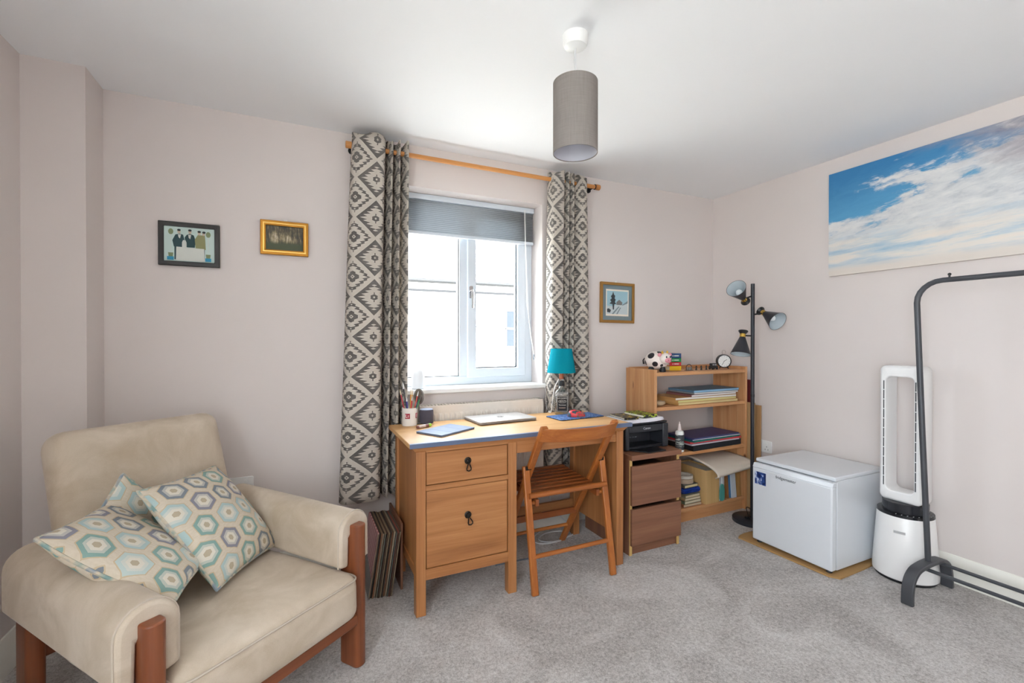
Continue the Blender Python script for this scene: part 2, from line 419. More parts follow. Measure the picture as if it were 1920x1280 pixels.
cdp = catmull([(1.405, 2.782, 2.14), (1.41, 2.78, 1.9), (1.425, 2.765, 1.4), (1.44, 2.72, 1.15)], 5)
obj('pull_cord', MB().tube(cdp, .0016, 6), WHITEP, bl, world=True)
obj('pull_cord', MB().tube([(1.40, 2.784, 2.14), (1.412, 2.77, 1.5), (1.44, 2.72, 1.15), (1.448, 2.64, .99), (1.472, 2.615, .93), (1.475, 2.61, .80)], .0016, 6), WHITEP, bl, world=True)
obj('cord_toggle', MB().lathe([(.003, 0), (.006, .004), (.006, .03), (.003, .036)], 8, M=Matrix.Translation((1.44, 2.72, 1.12))), plain('#8e9298', .4), bl, world=True)

RY, RZ = 2.60, 2.306
rod = thing('curtain_rod', (1.06, RY, RZ-.02), 'light wooden curtain rod across the top of the window', 'curtain rod')
obj('pole', MB().tube([(.262, RY, RZ), (1.86, RY, RZ)], .0135, 14), ROD, rod, world=True)
for x0, x1 in ((.232, .264), (1.858, 1.89)):
    obj('finial', MB().tube([(x0, RY, RZ), (x0+.002, RY, RZ), (x1-.002, RY, RZ), (x1, RY, RZ)], [.016, .0185, .0185, .016], 16), ROD, rod, world=True)
for x in (.272, 1.85):
    obj('bracket', MB().tube([(x, RY-.0155*math.cos(a), RZ-.0155*math.sin(a)) for a in [i*math.pi/8 for i in range(16)]], .0035, 6, closed=True)
        .tube([(x, RY+.016, RZ), (x, YB-.004, RZ)], .006, 8).lathe([(.02, 0), (.02, .006)], 14, M=frame_M((x, YB, RZ), (1, 0, 0), (0, 0, 1))), BLACK, rod, world=True)

def curtain_mat():
    M = Mat('ikat_curtain_cloth', .9, 0, .1); X, Y, _ = M.xyz(M.coord('UV'))
    u = (X / .205).mod(1.0); v = (Y / .212).mod(1.0)
    au, av = (u - .5).abs() * 2.0, (v - .5).abs() * 2.0
    d = au + av
    inA = d.lt(1.0); r = d.min(2.0 - d)
    su, sv = inA * au + (1.0 - inA) * (1.0 - au), inA * av + (1.0 - inA) * (1.0 - av)
    e = (sv * 6.5).mod(1.0); tooth = (e - .5).abs() * 2.0                     # saw teeth up the sides
    # A: saw-toothed ring and a small stepped heart
    A = r.gt((tooth * .17) + .50) * r.lt(.80 - (1.0 - tooth) * .10)
    A = A.max(r.lt(.36 - tooth * .08) * r.gt(.10)).max(r.lt(.045))
    # B: heavy outline, teeth inside it and a small heart
    B = r.gt(.755) * r.lt(.93)
    B = B.max(r.gt(.50 + tooth * .26) * r.lt(.76)).max(r.lt(.27 - tooth * .1) * r.gt(.06))
    f = inA * A + (1.0 - inA) * B
    wv = M.noise(M.coord('UV'), 900, 1)
    f = f * (.80 + wv * .25)
    M.color(M.mix(f.clamp(), hx('#d8cfc4'), hx('#6c6967'))).bump(wv, .15, .001)
    return see_through(M, .22, hx('#c9c0b4'))
CURT = curtain_mat()
def curtain(name, label, top, bot, zt, zb, u0, rings):
    o = thing(name, ((top[0][0]+top[-1][0])/2, 2.60, zb), label, 'curtain', group='patterned curtains at the window')
    T, B = catmull([p + (0,) for p in top], 6), catmull([p + (0,) for p in bot], 6)
    U = [u0]
    for a, b in zip(T, T[1:]): U.append(U[-1] + (b - a).length)
    nz = 44; vs = []; uv = []
    for j in range(nz + 1):
        t = j / nz; z = zt + (zb - zt) * t
        for i, (a, b) in enumerate(zip(T, B)):
            p = a.lerp(b, t ** .8)
            k = math.sin(3.1*t + i*.13) * .004 * t
            vs.append((p.x + k, p.y + k*.5, z + (.012 * math.sin(U[i]*40) if j == 0 else 0))); uv.append((U[i], z))
    n = len(T); fs = [(j*n+i, j*n+i+1, (j+1)*n+i+1, (j+1)*n+i) for j in range(nz) for i in range(n-1)]
    obj('cloth', MB().add(vs, fs, 0, None, uv), CURT, o, smooth=70, world=True, solid=.0025)
    for x, y in rings:
        obj('eyelet', MB().tube([(x, y+.021*math.cos(a), RZ+.021*math.sin(a)) for a in [i*math.pi/9 for i in range(18)]], .0035, 6, closed=True), CHROME, o, world=True)
curtain('patterned_curtain', 'grey and cream diamond-patterned curtain hanging beside the desk mug',
    [(.285, 2.655), (.268, 2.61), (.272, 2.565), (.30, 2.543), (.36, 2.540), (.425, 2.548), (.444, 2.60), (.452, 2.645), (.462, 2.60), (.474, 2.552), (.486, 2.60), (.492, 2.645), (.502, 2.60), (.514, 2.552), (.526, 2.60), (.532, 2.64), (.543, 2.60), (.56, 2.56), (.572, 2.60), (.575, 2.64)],
    [(.222, 2.655), (.200, 2.61), (.205, 2.555), (.24, 2.530), (.32, 2.528), (.385, 2.540), (.405, 2.60), (.415, 2.65), (.425, 2.60), (.440, 2.545), (.455, 2.60), (.462, 2.65), (.475, 2.60), (.492, 2.548), (.506, 2.60), (.514, 2.645), (.525, 2.60), (.545, 2.56), (.56, 2.60), (.565, 2.64)],
    2.362, .388, -.018, [(.277, 2.60)])
curtain('patterned_curtain', 'grey and cream diamond-patterned curtain hanging behind the teal lamp',
    [(1.502, 2.64), (1.500, 2.60), (1.508, 2.556), (1.545, 2.545), (1.580, 2.555), (1.592, 2.60), (1.598, 2.64), (1.606, 2.60), (1.618, 2.556), (1.630, 2.60), (1.636, 2.64), (1.645, 2.60), (1.655, 2.556), (1.667, 2.60), (1.675, 2.635), (1.69, 2.60), (1.715, 2.553), (1.755, 2.56), (1.772, 2.60), (1.770, 2.64)],
    [(1.482, 2.65), (1.478, 2.61), (1.485, 2.572), (1.52, 2.562), (1.565, 2.566), (1.580, 2.61), (1.588, 2.65), (1.598, 2.61), (1.610, 2.566), (1.622, 2.61), (1.632, 2.65), (1.642, 2.61), (1.655, 2.566), (1.667, 2.61), (1.677, 2.645), (1.695, 2.61), (1.725, 2.564), (1.785, 2.57), (1.806, 2.61), (1.80, 2.65)],
    2.350, .398, .03, [(1.53, 2.60), (1.762, 2.60)])

# ------------------------------------------------------------------ radiator and sockets
rad = thing('radiator', (1.02, 2.61, .22), 'cream panel radiator on the wall below the window', 'radiator')
x0, x1, zb, zt = .615, 1.435, .235, .872
mb = MB().box(x0, x1, 2.585, 2.60, zb, zt-.012)
n = 24; pt = (x1 - x0 - .05) / n
for i in range(n):
    a = x0 + .025 + i*pt
    mb.add([(a+.006, 2.585, zb+.04), (a+pt-.006, 2.585, zb+.04), (a+pt-.006, 2.585, zt-.045), (a+.006, 2.585, zt-.045),
            (a+.012, 2.580, zb+.055), (a+pt-.012, 2.580, zb+.055), (a+pt-.012, 2.580, zt-.06), (a+.012, 2.580, zt-.06)],
           [(0, 1, 5, 4), (1, 2, 6, 5), (2, 3, 7, 6), (3, 0, 4, 7), (4, 5, 6, 7)])
RADM = plain('#e6ddd2', .4)
obj('panel', mb, RADM, rad, world=True)
obj('panel', MB().box(x0, x1, 2.635, 2.65, zb, zt-.012), RADM, rad, .003, world=True)
mb = MB().box(x0-.002, x1+.002, 2.583, 2.588, zt-.014, zt).box(x0-.002, x1+.002, 2.647, 2.652, zt-.014, zt)
for i in range(42): a = x0 + i*(x1-x0)/41; mb.box(a-.003, a+.003, 2.588, 2.647, zt-.006, zt)
obj('top_grille', mb, RADM, rad, world=True)
for x in (x0, x1): obj('side_cover', MB().box(x-.003, x+.003, 2.583, 2.652, zb+.01, zt), RADM, rad, .001, world=True)
for x in (x0+.12, x1-.12): obj('bracket', MB().box(x-.02, x+.02, 2.65, YB-.002, zb+.2, zb+.26), RADM, rad, world=True)
def socket(loc, nrm, up, w, h, label):
    """wall plate with two rockers and slots"""
    M = frame_M(loc, Vector(up).cross(Vector(nrm)), up)
    o = thing('wall_socket', loc, label, 'socket')
    k = MB(); k.prism(rrect(-w/2, w/2, -h/2, h/2, .008), 0, .009, 0, M); obj('plate', k, WHITEP, o, .002, world=True)
    for s in (-1, 1):
        q = MB().box(s*w*.25-.006, s*w*.25+.006, h*.15, h*.33, .009, .0115, 0, M); obj('rocker_switch', q, WHITEP, o, world=True)
        q = MB()
        for a, b in ((0, .0), (-.011, -.02), (.011, -.02)): q.box(s*w*.25+a-.002, s*w*.25+a+.002, b-.004, b+.004, .009, .0093, 0, M)
        obj('pin_slots', q, plain('#4a4a4a', .6), o, world=True)
socket((-.282, YB, .515), (0, -1, 0), (0, 0, 1), .146, .086, 'white double wall socket low on the wall behind the armchair')
socket((XR, 2.235, .478), (-1, 0, 0), (0, 0, 1), .146, .086, 'white double wall socket behind the black floor lamp')
socket((1.57, YB, .33), (0, -1, 0), (0, 0, 1), .146, .086, 'white double wall socket under the desk')

# ------------------------------------------------------------------ pendant light
pl = thing('pendant_light', (.946, 1.454, 1.955), 'grey fabric drum pendant light on a short white cord', 'pendant light')
cx, cy = .946, 1.454; T = Matrix.Translation((cx, cy, 0))
obj('ceiling_rose', MB().lathe([(.0, 2.352), (.025, 2.352), (.040, 2.358), (.046, 2.368), (.048, 2.40)], 28, M=T), WHITEP, pl, world=True)
obj('cord', MB().tube(catmull([(cx, cy, 2.353), (cx-.002, cy, 2.31), (cx+.001, cy, 2.26), (cx, cy, 2.20)], 4), .0032, 8), plain('#d8d8da', .5), pl, world=True)
SH = Mat('grey_linen_shade', .9, 0, .1); _v = SH.coord('Object', (1, 1, 1)); a_ = SH.noise(SH.coord('Object', (240, 240, 14)), 1, 2); b_ = SH.noise(SH.coord('Object', (14, 14, 300)), 1, 2)
SH.color(SH.mix((a_ + b_) * .5, hx('#7d7672'), hx('#a8a09b'))).bump(a_ + b_, .12, .001)
see_through(SH, .15, hx('#b0a8a2'))
zb, zt, r = 1.958, 2.222, .0835
s_ = obj('shade', MB().lathe([(r, zb), (r, zt), (r-.002, zt), (r-.002, zb), (r, zb)], 48, M=T), [SH.m], pl, world=True)
obj('lining', MB().lathe([(r-.0022, zb+.003), (r-.0022, zt-.003), (r-.003, zt-.003), (r-.003, zb+.003), (r-.0022, zb+.003)], 48, M=T), plain('#c9c9d2', .7), s_, world=True)
k = MB()
for a in (0, 120, 240): k.tube([(cx, cy, 2.19), (cx+(r-.003)*math.cos(R(a)), cy+(r-.003)*math.sin(R(a)), 2.212)], .0015, 6)
obj('spider_fitting', k, CHROME, pl, world=True)
obj('lamp_holder', MB().lathe([(.012, 2.205), (.016, 2.195), (.016, 2.14), (.013, 2.13)], 16, M=T), WHITEP, pl, world=True)
obj('bulb', MB().lathe([(.012, 2.13), (.02, 2.11), (.03, 2.085), (.028, 2.065), (.015, 2.052), (0.0001, 2.049)], 18, M=T), plain('#f5f3ec', .3), pl, world=True)

# ------------------------------------------------------------------ pictures
def flat(c, rough=.6): return plain(c, rough, 0, .04)
def picture(name, label, x0, x1, z0, z1, w, depth, fmat, art, mount=None, inner=None, tilt=0, hook=None):
    cx = (x0+x1)/2
    o = thing(name, (cx, YB, z0), label, 'picture', group='small framed pictures on the window wall')
    M = Matrix.Translation((cx, YB-.003, (z0+z1)/2)) @ Matrix.Rotation(R(tilt), 4, 'Y') @ Matrix.Translation((-cx, 0, -(z0+z1)/2))
    f = obj('frame', MB().ring(x0, x1, z0, z1, w, -depth, 0, 0, M), fmat, o, .003, world=True)
    if inner: obj('slip', MB().ring(x0+w*.45, x1-w*.45, z0+w*.45, z1-w*.45, w*.28, -depth-.004, -depth+.002, 0, M), inner, f, .001, world=True)
    obj('backing_board', MB().box(x0+.003, x1-.003, -.006, -.001, z0+.003, z1-.003, 0, M), flat('#6d5a45'), o, world=True)
    ax0, ax1, az0, az1 = x0+w, x1-w, z0+w, z1-w
    if mount:
        m, mw = mount
        obj('mount', MB().box(ax0-.002, ax1+.002, -.0085, -.006, az0-.002, az1+.002, 0, M), m, o, world=True)
        ax0 += mw; ax1 -= mw; az0 += mw; az1 -= mw
    k = MB(); ms = []
    for i, (m, poly) in enumerate(art):
        if m not in ms: ms.append(m)
        vs = [(ax0+(ax1-ax0)*u, -.0092-.00012*i, az0+(az1-az0)*v) for u, v in poly]
        k.add(vs, [tuple(range(len(vs)))], ms.index(m), M, [tuple(p) for p in poly])
    obj('print', k, ms, o, smooth=0, world=True)
    if hook is not None: obj('hook', MB().box(hook-.008, hook+.008, -.005, .0, z1-.002, z1+.012, 0, Matrix.Translation((0, YB, 0))), WHITEP, o, .002, world=True)
FULL = [(0, 0), (1, 0), (1, 1), (0, 1)]
def circ(cx, cy, rx, ry, n=12): return [(cx+rx*math.cos(2*math.pi*k/n), cy+ry*math.sin(2*math.pi*k/n)) for k in range(n)]
pg, dk, kh, sk, hr, bu, wh, gr = [flat(c) for c in ('#c9dcd6', '#23454a', '#8f8f63', '#c8b9a4', '#1f2a2c', '#2c8fb4', '#d3d6cf', '#7d8a64')]
art1 = [(pg, FULL),
    (gr, circ(.13, .85, .05, .085)), (gr, circ(.87, .83, .05, .085)), (wh, [(.125, .3), (.135, .3), (.135, .77), (.125, .77)]), (wh, [(.865, .3), (.875, .3), (.875, .75), (.865, .75)]),
    (dk, [(.20, .05), (.28, .05), (.38, .5), (.20, .48)]), (dk, [(.72, .05), (.80, .05), (.80, .45), (.72, .45)]),
    (dk, [(.19, .42), (.37, .42), (.40, .62), (.37, .78), (.30, .80), (.22, .77), (.16, .60)]), (dk, [(.43, .42), (.60, .42), (.62, .62), (.58, .78), (.50, .82), (.44, .78), (.40, .70)]),
    (kh, [(.62, .38), (.82, .38), (.81, .66), (.80, .80), (.66, .80), (.60, .66)]),
    (wh, [(.28, .70), (.31, .66), (.33, .78), (.27, .78)]), (wh, [(.48, .70), (.51, .66), (.53, .79), (.47, .79)]),
    (sk, circ(.29, .86, .032, .06)), (sk, circ(.505, .87, .032, .06)), (sk, circ(.69, .85, .032, .06)), (sk, circ(.775, .84, .03, .055)),
    (hr, circ(.29, .905, .036, .032)), (hr, circ(.505, .915, .036, .032)), (hr, circ(.69, .895, .036, .032)), (hr, circ(.785, .885, .036, .034)),
    (bu, [(.06, .03), (.19, .03), (.19, .13), (.06, .13)]), (bu, [(.81, .03), (.93, .03), (.93, .13), (.81, .13)]), (gr, [(.09, .13), (.17, .13), (.18, .24), (.08, .24)]), (gr, [(.83, .13), (.91, .13), (.92, .24), (.82, .24)]),
    (wh, [(.35, .40), (.44, .40), (.44, .55), (.42, .62), (.37, .62), (.35, .55)]),
    (wh, [(.23, .02), (.80, .02), (.79, .40), (.24, .42)])]
picture('picture_frame', 'black-framed picture of figures behind a white banner', -.600, -.352, 1.612, 1.822, .022, .018, plain('#26221f', .4), art1)
FOR = Mat('forest_print', .4); X_, Y_, _ = FOR.xyz(FOR.coord('UV'))
n1 = FOR.noise(FOR.vec(X_ * 22.0, Y_ * 2.5, 0.0), 1, 4, .6); n2 = FOR.noise(FOR.coord('UV'), 9, 5, .7)
glow = (1.0 - ((X_ - .24) * (X_ - .24) * 40.0 + (Y_ - .5) * (Y_ - .5) * 9.0)).clamp() + (1.0 - ((X_ - .62) * (X_ - .62) * 14.0 + (Y_ - .45) * (Y_ - .45) * 26.0)).clamp() * .7
c_ = FOR.ramp(((n1 - .5) * 1.6 + .33 + n2 * .45 - .18 + glow * .40).clamp(), [(.2, hx('#2a261c')), (.45, hx('#5a5138')), (.66, hx('#9c8c68')), (1., hx('#e8ddc8'))])
FOR.color(FOR.mix((.42 - Y_ + n2 * .2).smooth(.1, .3), c_, hx('#3b4420')))
GOLD = plain('#b07a2a', .3, .75); GOLD2 = plain('#e0b565', .25, .85)
picture('picture_frame', 'small gilt-framed woodland painting beside the curtain', -.176, .050, 1.697, 1.874, .026, .020, GOLD, [(FOR.m, FULL)], None, GOLD2, 0, -.06)
sky3, snow, tre, hut, shd = [flat(c) for c in ('#9fc3cf', '#c3cdcf', '#3d4447', '#7a7a78', '#7f8c92')]
art3 = [(flat('#eee3d5'), FULL), (sky3, [(.04, .07), (.96, .07), (.96, .94), (.04, .94)]), (snow, [(.04, .07), (.96, .07), (.96, .55), (.75, .42), (.5, .46), (.3, .36), (.04, .38)]),
    (shd, [(.72, .40), (.96, .50), (.96, .60), (.90, .55), (.72, .44)]), (hut, [(.45, .42), (.70, .42), (.72, .52), (.58, .62), (.46, .53)]),
    (shd, [(.25, .07), (.33, .07), (.60, .36), (.54, .36)]), (shd, [(.45, .07), (.50, .07), (.66, .32), (.62, .33)]),
    (tre, [(.30, .24), (.35, .24), (.36, .44), (.45, .46), (.38, .52), (.42, .62), (.37, .66), (.40, .76), (.35, .80), (.31, .92), (.27, .80), (.21, .74), (.25, .66), (.18, .60), (.23, .53), (.15, .46), (.28, .44)]),
    (tre, [(.05, .14), (.18, .12), (.22, .22), (.12, .28), (.05, .26)])]
picture('picture_frame', 'gold-framed tree picture with a grey mount above the printer', 1.946, 2.250, 1.376, 1.668, .020, .018, plain('#a5793c', .35, .5), art3, (flat('#76858a'), .030), None, .6, 2.09)

PA = Mat('cloud_painting_canvas', .6, 0, .3); U_, V_, _ = PA.xyz(PA.coord('UV'))
wx = PA.noise(PA.coord('UV', (3, 2, 1)), 1.3, 4, .6); 
st = PA.vec(U_ * 2.2 + V_ * 1.3 + wx * .9, V_ * 3.4 - U_ * .55 + wx * .5, 0.0)
cl = PA.noise(st, 1.6, 7, .62, .3); fine = PA.noise(PA.vec(U_ * 9.0, V_ * 16.0 - U_ * 3.0, 0.0), 1, 6, .7, .6)
low = PA.noise(PA.vec(U_ * 3.0 + 7.0, V_ * 13.0 - U_ * 1.2 + wx, 0.0), 1, 5, .6)
blue = PA.ramp((V_ + (fine - .5) * .3 - U_ * .25).clamp(), [(.0, hx('#8fb9cf')), (.45, hx('#5fa3cb')), (.9, hx('#3c80b4'))])
mask = (cl * 1.5 + fine * .55 + (U_ - .22) * .75 - (V_ - .60) * 1.0 - .585).smooth(.28, .50)
white = PA.ramp((fine * .7 + cl * .5 - .1).clamp(), [(.25, hx('#a7adb5')), (.5, hx('#d5d6d7')), (.75, hx('#eeece8'))])
c1 = PA.mix(mask, blue, white)
lil = (U_ * 1.25 + V_ * .85 - 1.22 + (cl - .5) * .9).smooth(.0, .35)
c2 = PA.mix(lil * .85, c1, PA.ramp(fine, [(.3, hx('#8d8791')), (.55, hx('#aaa4aa')), (.75, hx('#cfcdcf'))]))
lowm = (.46 - V_ + (cl - .5) * .3).smooth(.0, .25)
c3 = PA.mix(lowm * .9, c2, PA.ramp(low, [(.30, hx('#8db7cf')), (.42, hx('#bccbd4')), (.55, hx('#e2ddd6')), (.75, hx('#ecdfd2'))]))
c4 = PA.mix((.13 - V_).smooth(.0, .1), c3, hx('#ddd3ca'))
PA.color(c4).bump(fine, .25, .003)
pt = thing('cloud_painting', (3.05, 1.13, 1.655), 'wide unframed canvas painting of clouds in a blue sky', 'painting')
ya, yb, za, zb, xf = 1.766, .48, 1.657, 2.300, 3.052
obj('canvas', MB().add([(xf, ya, za), (xf, yb, za), (xf, yb, zb), (xf, ya, zb), (XR-.004, ya, za), (XR-.004, yb, za), (XR-.004, yb, zb), (XR-.004, ya, zb)],
    [(0, 1, 2, 3), (4, 7, 6, 5), (0, 4, 5, 1), (1, 5, 6, 2), (2, 6, 7, 3), (3, 7, 4, 0)], 0, None, [(0, 0), (1, 0), (1, 1), (0, 1), (0, .03), (1, .03), (1, .97), (0, .97)]), PA.m, pt, smooth=0, world=True)
obj('stretcher', MB().ring(-ya+.004, -yb-.004, za+.004, zb-.004, .03, 3.062, XR-.001, 0, Matrix(((0, 1, 0, 0), (-1, 0, 0, 0), (0, 0, 1, 0), (0, 0, 0, 1)))), flat('#b08a5e'), pt, world=True)

# ------------------------------------------------------------------ soft shapes
def soft_box(hx_, hy, hz, r, crown=0., n=14, M=None, mb=None, bottom=False):
    """box with rounded edges and a slightly domed top"""
    mb = mb or MB(); h = (hx_, hy, hz); keys = {}; vs = []; fs = []
    def vid(p):
        q = [max(-(h[i]-r), min(h[i]-r, p[i])) for i in range(3)]; d = Vector([p[i]-q[i] for i in range(3)])
        if d.length > 1e-9: d = d.normalized() * r
        o = Vector(q) + d
        g = (1-(o.x/hx_)**2) * (1-(o.y/hy)**2)
        if o.z > 0 or bottom: o.z += crown * max(g, 0)**.7 * (1 if o.z > 0 else -1) * min(1, abs(o.z)/hz*1.5)
        k = tuple(round(c, 5) for c in p)
        if k not in keys: keys[k] = len(vs); vs.append(o)
        return keys[k]
    # denser sampling near the rounded edges
    def samp(hh):
        t = [-hh + r*(1-math.cos(math.pi/2*i/4)) for i in range(5)]
        m = [-hh+r + (2*hh-2*r)*i/n for i in range(1, n)]
        return t + m + [-a for a in t[::-1]]
    S = [samp(v) for v in h]
    for ax in range(3):
        a, b = [i for i in range(3) if i != ax]
        for sgn in (-1, 1):
            for i in range(len(S[a])-1):
                for j in range(len(S[b])-1):
                    c = []
                    for u, v in ((i, j), (i+1, j), (i+1, j+1), (i, j+1)):
                        p = [0, 0, 0]; p[ax] = sgn*h[ax]; p[a] = S[a][u]; p[b] = S[b][v]; c.append(vid(p))
                    if len(set(c)) == 4: fs.append(tuple(c))
    return mb.add(vs, fs, 0, M)

# ------------------------------------------------------------------ armchair
AO = (-.081, 1.66, 0); AR = R(37.5)
ch = thing('armchair', AO, 'beige velour armchair with teak posts and padded arms', 'armchair', AR)
VEL = Mat('beige_velour', .85, 0, .15); _v = VEL.coord()
n1 = VEL.noise(_v, 5, 4, .6, .8); n2 = VEL.noise(_v, 400, 2)
VEL.color(VEL.mix((n1 * .9 + n2 * .15).smooth(.25, .85), hx('#b7a690'), hx('#d8cab9'))).bump(n2, .12, .001)
try: VEL.p.inputs['Sheen Weight'].default_value = .25; VEL.p.inputs['Sheen Roughness'].default_value = .4
except Exception: pass
def perim(hx_, hy, r, z, M, n=5): return [M @ Vector((x, y, z)) for x, y in rrect(-hx_, hx_, -hy, hy, r, n)]
SM = Matrix.Translation((0, .272, .288)) @ Matrix.Rotation(R(-1.5), 4, 'X')
st_ = obj('seat', soft_box(.310, .352, .084, .045, .034, M=SM), VEL.m, ch, smooth=60)
obj('piping', MB().tube(perim(.3075, .3495, .04, .0665, SM), .0034, 6, closed=True), plain('#c3b6a6', .8), st_)
BM = Matrix.Translation((-.008, .715, .605)) @ Matrix.Rotation(R(-19), 4, 'X')
bk = obj('backrest', soft_box(.288, .066, .338, .062, 0, M=BM), VEL.m, ch, smooth=60)
for s in (-1, 1):
    X = s * .3425
    pr = [(-.072, .392), (-.072, .515)] + [(-.072*math.cos(R(a)), .517+.072*math.sin(R(a))) for a in range(15, 180, 15)] + [(.072, .515), (.072, .392), (.030, .385), (.027, .50), (-.027, .50), (-.030, .385)]
    MM = Matrix(((1, 0, 0, X), (0, 0, 1, 0), (0, 1, 0, 0), (0, 0, 0, 1)))
    a_ = obj('arm_pad', MB().prism(pr, -.012, .735, 0, MM), VEL.m, ch, .012, seg=3)
    ol = [(X + x*1.0, -.004, z) for x, z in pr[:14]]
    obj('piping', MB().tube([(X+x*1.015, -.0005, .517+(z-.517)*1.015 if z > .517 else z) for x, z in pr[0:15]], .003, 6), plain('#c3b6a6', .8), a_)
    pp = rrect(X-.026, X+.026, -.052, .052, .022, 5)
    obj('post', MB().prism(pp, 0, .545), TEAK, ch, .005)
    obj('post', MB().prism([(x, y+.745) for x, y in pp], 0, .498), TEAK, ch, .005)
    obj('side_rail', MB().box(X-.018, X+.018, .05, .70, .40, .495), TEAKX, ch, .003)
obj('front_rail', MB().box(-.318, .318, -.052, -.022, .172, .212), TEAKX, ch, .004)
obj('rear_rail', MB().box(-.318, .318, .73, .76, .19, .26), TEAKX, ch, .004)

# ------------------------------------------------------------------ cushions
def hex_mat():
    M = Mat('hexagon_velvet_cushion', .8, 0, .15); X, Y, _ = M.xyz(M.coord('UV'))
    wob = (M.noise(M.coord('UV'), 30, 2) - .5) * .05
    px_, py_ = X / .112 + wob, Y / .098 + wob
    ax, ay = px_.mod(1.) - .5, py_.mod(1.7321) - .866
    bx, by = (px_ - .5).mod(1.) - .5, (py_ - .866).mod(1.7321) - .866
    s = (ax*ax + ay*ay).lt(bx*bx + by*by); gx = s*ax + (1.-s)*bx; gy = s*ay + (1.-s)*by
    idx = ((px_ - gx) * 2.).round(); idy = ((py_ - gy) * 1.1547).round()
    d = gx.abs().max(gx.abs()*.5 + gy.abs()*.866) * 2.
    h1 = M.white(M.vec(idx, idy, 3.))
    ringc = M.ramp(h1, [(0., hx('#707d8a')), (.22, hx('#77a09a')), (.40, hx('#a8c2c3')), (.6, hx('#8296a2')), (.76, hx('#7d7f90')), (.9, hx('#b9cbc8'))], True)
    nz = M.noise(M.coord('UV', (60, 200, 1)), 1, 2)
    cream = M.mix(nz, hx('#c6b7a0'), hx('#ded3c2'))
    pale = M.mix(.62, ringc, hx('#d9d4c8'))
    c = M.mix(d.gt(.80), M.mix(d.gt(.56), M.mix(d.gt(.40), M.mix(d.gt(.20), hx('#b5a68c'), hx('#dcd6c8')), pale), ringc), cream)
    c = M.mix((d - .80).abs().lt(.03), c, hx('#c6b191'))
    c = M.mix(.14, c, hx('#cfc6b8'))
    ht = M.noise(M.coord('UV', (300, 300, 1)), 1, 2) * .4 + (d.gt(.56) * d.lt(.80)) * .8
    M.color(c).bump(ht, .35, .003); return M.m
HEXM = hex_mat(); PIPE = None
def pipe_mat():
    M = Mat('cushion_piping', .8); n = M.noise(M.coord(), 22, 2)
    M.color(M.ramp(n, [(.35, hx('#7f9c98')), (.5, hx('#cdbfa8')), (.65, hx('#8a97a0'))])); return M.m
PIPE = pipe_mat()
def cushion(label, M, s, t=.062, uv0=(0, 0), sag=0.):
    """square scatter cushion; M: centre and axes (Z = face towards the room)"""
    n = 22; vs = []; fs = []; uv = []; rim = {}
    def P(a, b, sg):
        e = .055; x = a*s/2*(1-e*(1-a*a)*0 - e*(1-b*b)*abs(a)**2); y = b*s/2*(1-e*(1-a*a)*abs(b)**2)
        x = a*s/2*(1 - e*(1-b*b)*abs(a)); y = b*s/2*(1 - e*(1-a*a)*abs(b))
        g = max((1-a*a)*(1-b*b), 0)**.42
        wr = .006*math.sin(a*5+b*3+uv0[0]*50)*(1-a*a)*(1-b*b)
        return Vector((x, y, sg*t*g + wr + sag*(a*a - .35)))
    for sg in (1, -1):
        o = len(vs)
        for j in range(n+1):
            for i in range(n+1):
                a, b = -math.cos(math.pi*i/n), -math.cos(math.pi*j/n); vs.append(P(a, b, sg)); uv.append((a*s/2+uv0[0], b*s/2+uv0[1]))
        fs += [tuple(o+k for k in ((j*(n+1)+i), j*(n+1)+i+1, (j+1)*(n+1)+i+1, (j+1)*(n+1)+i)) for j in range(n) for i in range(n)]
    c = obj('scatter_cushion', MB().add(vs, fs, 0, M, uv), HEXM, smooth=80, label=label, cat='cushion', group='hexagon-patterned cushions on the armchair')
    ed = [P(-math.cos(math.pi*k/n), -1, 0) for k in range(n)] + [P(1, -math.cos(math.pi*k/n), 0) for k in range(n)] + [P(math.cos(math.pi*k/n), 1, 0) for k in range(n)] + [P(-1, math.cos(math.pi*k/n), 0) for k in range(n)]
    cl = [ed[0]]
    for p in ed[1:]:
        if (p - cl[-1]).length > .004: cl.append(p)
    obj('piping', MB().tube([M @ p for p in cl], .0055, 6, closed=True), PIPE, c, world=True)
AMX = Matrix.Translation(AO) @ Matrix.Rotation(AR, 4, 'Z')
cushion('large hexagon-patterned cushion leaning in front of the other two', Matrix(((.389, -.571, .723, -.283), (.918, .306, -.252, 2.02), (-.077, .762, .643, .578), (0, 0, 0, 1))), .42, .066, (.02, .01))
def loc_frame(o, x, y): return AMX @ frame_M(o, x, Vector(y) - Vector(x).normalized() * Vector(y).dot(Vector(x).normalized()))
cushion('hexagon-patterned cushion draped over the near arm of the chair', loc_frame((-.218, .345, .592), (.23, -.25, -.225), (.3, .20, -.08)), .385, .060, (.13, .06), .02)
cushion('half-hidden hexagon-patterned cushion tucked against the backrest', loc_frame((-.150, .545, .535), (.6, .12, -.62), (.6, .30, .62)), .36, .045, (.31, .22))

